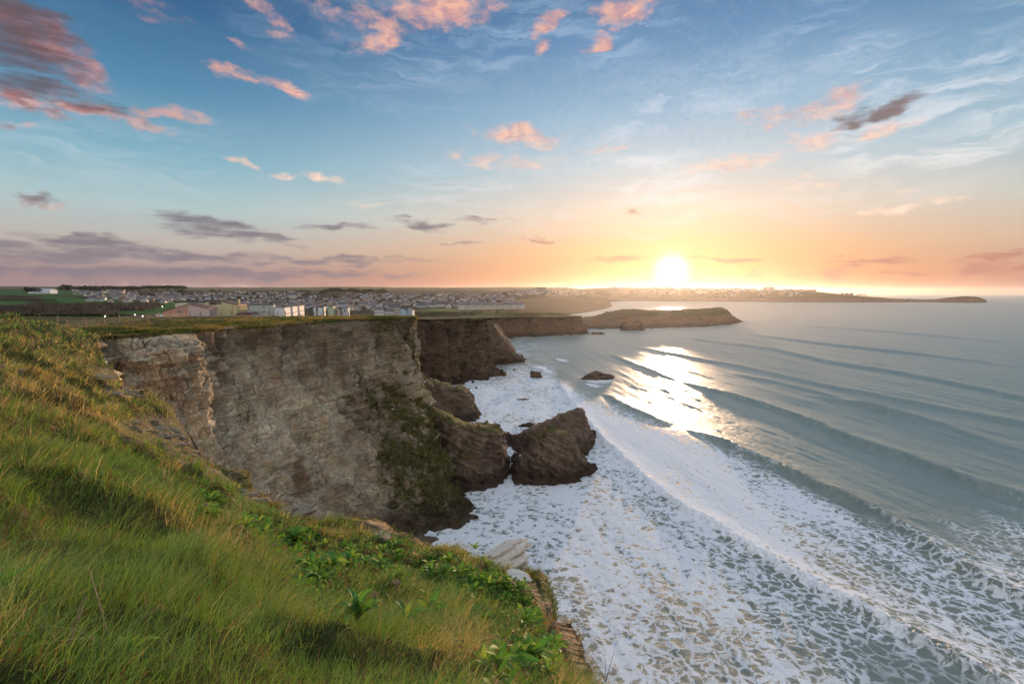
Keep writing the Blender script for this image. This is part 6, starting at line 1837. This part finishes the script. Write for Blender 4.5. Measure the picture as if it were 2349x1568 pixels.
# special buildings
def house_special(u, v, Yv, w, d, e, rg, wall, roof, label, rz=0.0, name='house', cat_='house', nwin=4, storeys=2):
    p = at(u, v, Yv)
    b = empty(name, p, rz, label, cat_)
    wm = plain('wall_' + label[:8], wall, .85, .06, .3)
    prism('wall', wm, b, [(-w / 2, -2), (w / 2, -2), (w / 2, e), (-w / 2, e)], -d / 2, d / 2) if rg == 0 else None
    if rg > 0:
        bm = bmesh.new(); pr = [(-d / 2, -2), (d / 2, -2), (d / 2, e), (0, e + rg), (-d / 2, e)]
        A = [bm.verts.new((-w / 2, y, z)) for y, z in pr]; B = [bm.verts.new((w / 2, y, z)) for y, z in pr]
        for j in range(5): bm.faces.new((A[j], A[(j + 1) % 5], B[(j + 1) % 5], B[j]))
        bm.faces.new(A[::-1]); bm.faces.new(B); bmesh.ops.recalc_face_normals(bm, faces=bm.faces[:]); put('wall', to_mesh(bm, 'wall', wm), None, parent=b)
        bm = bmesh.new(); sl = rg / (d / 2)
        for s in (-1, 1):
            q = [(s * (d / 2 + .4), e - .4 * sl + .02), (0, e + rg + .02), (0, e + rg + .27), (s * (d / 2 + .4), e - .4 * sl + .27)]
            A = [bm.verts.new((-w / 2 - .3, y, z)) for y, z in q]; B = [bm.verts.new((w / 2 + .3, y, z)) for y, z in q]
            for j in range(4): bm.faces.new((A[j], A[(j + 1) % 4], B[(j + 1) % 4], B[j]))
            bm.faces.new(A[::-1]); bm.faces.new(B)
        bmesh.ops.recalc_face_normals(bm, faces=bm.faces[:]); put('roof', to_mesh(bm, 'roof', roof), None, parent=b)
    else:
        bx('roof', roof, b, -w / 2 - .3, w / 2 + .3, -d / 2 - .3, d / 2 + .3, e + .003, e + .4)
    for s in range(storeys):
        for k in range(nwin):
            window(b, (-w / 2 + w * (k + .5) / nwin, -d / 2 - .004, 1.5 + 2.8 * s), 1.4, 1.4, 'f')
    return b
house_special(98, 671, 1150, 46, 22, 5, 3.0, (.60, .63, .66), plain('pale_barn_roof', (.50, .54, .58), .6, .08, .3), 'long white barn on the ridge above the fields', 0.1, 'barn', 'barn', 0, 0)
house_special(906, 721, 520, 11, 9, 7.5, 3, (.40, .35, .29), M_rf[0], 'tall grey stone house with a steep roof by the blue-fronted one', .2)
house_special(928, 722, 520, 8, 7, 4.6, 2.2, (.34, .50, .58), M_rf[0], 'white house with a pale blue gable above the cliff', 1.3)
house_special(941, 722, 525, 8, 7, 4.8, 2.2, (.42, .52, .58), M_rf[0], 'white-fronted house next to the pale blue gable', 1.5)
house_special(870, 720, 520, 9, 7, 5, 2.2, (.62, .62, .6), M_rf[2], 'white cottage left of the tall stone house', .3)
house_special(893, 723, 500, 8, 7, 4, 2.2, (.55, .53, .5), M_rf[0], 'low slate-roofed house in front of the stone one', .1)
for k in range(9):
    u = 1060 + 17 * k
    house_special(u, 707 - .25 * k, 760 + 6 * k, 10.5, 8, 5.2, 3, (.58, .54, .48), M_rf[2], '%s house of the long terrace above the beach' % ('leftmost second third fourth fifth sixth seventh eighth rightmost'.split()[k]), -.05)['group'] = 'terrace above the beach'
house_special(2165 * .5735 * 1.0, 669, 1900, 34, 18, 16, 0, (.20, .17, .16), M_roofd, 'dark scaffolded block standing above the far houses', 0, 'tower_block', 'building', 5, 4)
house_special(1235, 671, 1950, 42, 16, 9, 4, (.58, .56, .54), M_rf[2], 'large pale hotel on the skyline of the town', 0, 'hotel_building', 'building', 8, 2)
# turreted hotel on the far headland
p = at(1942, 683, 2560)
hb = empty('headland_hotel', p, 0, 'turreted dark hotel alone on the far headland', 'building')
m_dk = plain('dark_stone_wall', (.16, .12, .10), .85, .1, .2)
bx('wall', m_dk, hb, -28, 28, -10, 10, -6, 17)
for k in (-22, 0, 22):
    prism('gable_roof', M_rf[0], hb, [(k - 7, 17.003), (k + 7, 17.003), (k, 25)], -9, 9)
bx('annex', m_dk, hb, -52, -29, -8, 8, -6, 8)
house_special(1855, 672, 2700, 70, 20, 18, 0, (.22, .17, .15), M_roofd, 'long dark block at the seaward end of the far town', 0, 'far_block', 'building', 6, 3)
house_special(1763, 663, 3050, 60, 18, 14, 0, (.55, .48, .44), M_roofd, 'pale flats on the skyline of the far coast', 0, 'far_block', 'building', 6, 3)
house_special(2085, 690, 2400, 14, 9, 6, 4, (.2, .15, .13), M_rf[0], 'tiny hut on the neck of the far headland', 0, 'hut', 'hut', 1, 1)

# wind turbines on the horizon
M_turb = plain('turbine_white', (.36, .35, .38), .5, .03, .2)
for k, (u, vt, Yv) in enumerate([(96, 641, 2600), (150, 643, 2600), (181, 645, 2800), (212, 645, 2800), (247, 647, 3100), (390, 650, 3300), (398, 651, 3400), (434, 648, 3000), (446, 648, 3000), (453, 649, 3100)]):
    p = at(u, vt, Yv); hub = p[2]
    gz_ = lz(p[0], p[1])
    h = max(hub - gz_, 20)
    b = empty('wind_turbine', (p[0], p[1], gz_), 0, 'white wind turbine on the skyline, number %s from the left' % ('first second third fourth fifth sixth seventh eighth ninth tenth'.split()[k]), 'wind turbine', 'turbines on the skyline')
    bm = bmesh.new(); tube(bm, [(0, 0, -2), (0, 0, h)], [1.0, .6], 8); put('tower', to_mesh(bm, 'tower', M_turb), None, parent=b)
    bm = bmesh.new(); box(bm, -.7, .7, -1.6, 1.6, h - .3, h + 1.2); put('nacelle', to_mesh(bm, 'nacelle', M_turb), None, parent=b)
    for q in range(3):
        a = k * .7 + q * 2.0944; l_ = h * .5
        bm = bmesh.new(); tube(bm, [(0, -1.9, h + .5), (math.sin(a) * l_ * .3, -1.9, h + .5 + math.cos(a) * l_ * .3), (math.sin(a) * l_, -1.9, h + .5 + math.cos(a) * l_)], [.25, .42, .1], 5)
        put('blade', to_mesh(bm, 'blade', M_turb), None, parent=b)

# gulls resting on the cliff ledges
M_gull = plain('gull_white', (.75, .75, .74), .7, .05, 20)
bm = bmesh.new()
tube(bm, [(-.30, 0, .02), (-.18, 0, .06), (0, 0, .10), (.12, 0, .13), (.19, 0, .20), (.24, 0, .24), (.30, 0, .235)], [.012, .05, .085, .075, .045, .045, .01], 8)
gull_me = to_mesh(bm, 'seagull', M_gull, True)
rg_ = random.Random(3)
flat_ok = grid_normals(P_cliff)
cu_, cv_ = view(P_cliff[..., 0], P_cliff[..., 1], P_cliff[..., 2])
for k, (u, v) in enumerate([(942, 808), (955, 809), (930, 868), (962, 872), (985, 878), (1002, 922), (900, 940), (955, 945), (950, 965), (1010, 990), (965, 1020)]):
    d2 = (cu_ - u) ** 2 + (cv_ - v) ** 2 + 1e5 * (P_cliff[..., 1] < 60)
    i = np.unravel_index(np.argmin(d2), d2.shape)
    o = put('seagull', gull_me, None, label='white gull resting on a ledge of the dark cliff face', cat='bird', group='gulls on the cliff', loc=tuple(P_cliff[i] + np.array((.05, -.1, .05))))
    o.scale = (1.3, 1.3, 1.3); o.rotation_euler = (0, 0, rg_.random() * 6)

# ------------------------------------------------------------------ sea haze: one even body of air round everything
hz_m = bpy.data.materials.new('haze_air'); hz_m.use_nodes = True
ht = hz_m.node_tree; ht.nodes.clear()
hv_ = nd(ht, 'ShaderNodeVolumePrincipled', {'Color': (0.92, 0.90, 0.90, 1), 'Density': 2.8e-5, 'Anisotropy': 0.76})
nd(ht, 'ShaderNodeOutputMaterial', {'Volume': hv_.outputs[0]})
bm = bmesh.new(); box(bm, -30000, 30000, -400, 14500, -6, 152)
put('haze', to_mesh(bm, 'haze', hz_m), None, label='thin golden sea haze over the bay and the far coast', cat='haze', kind='stuff')
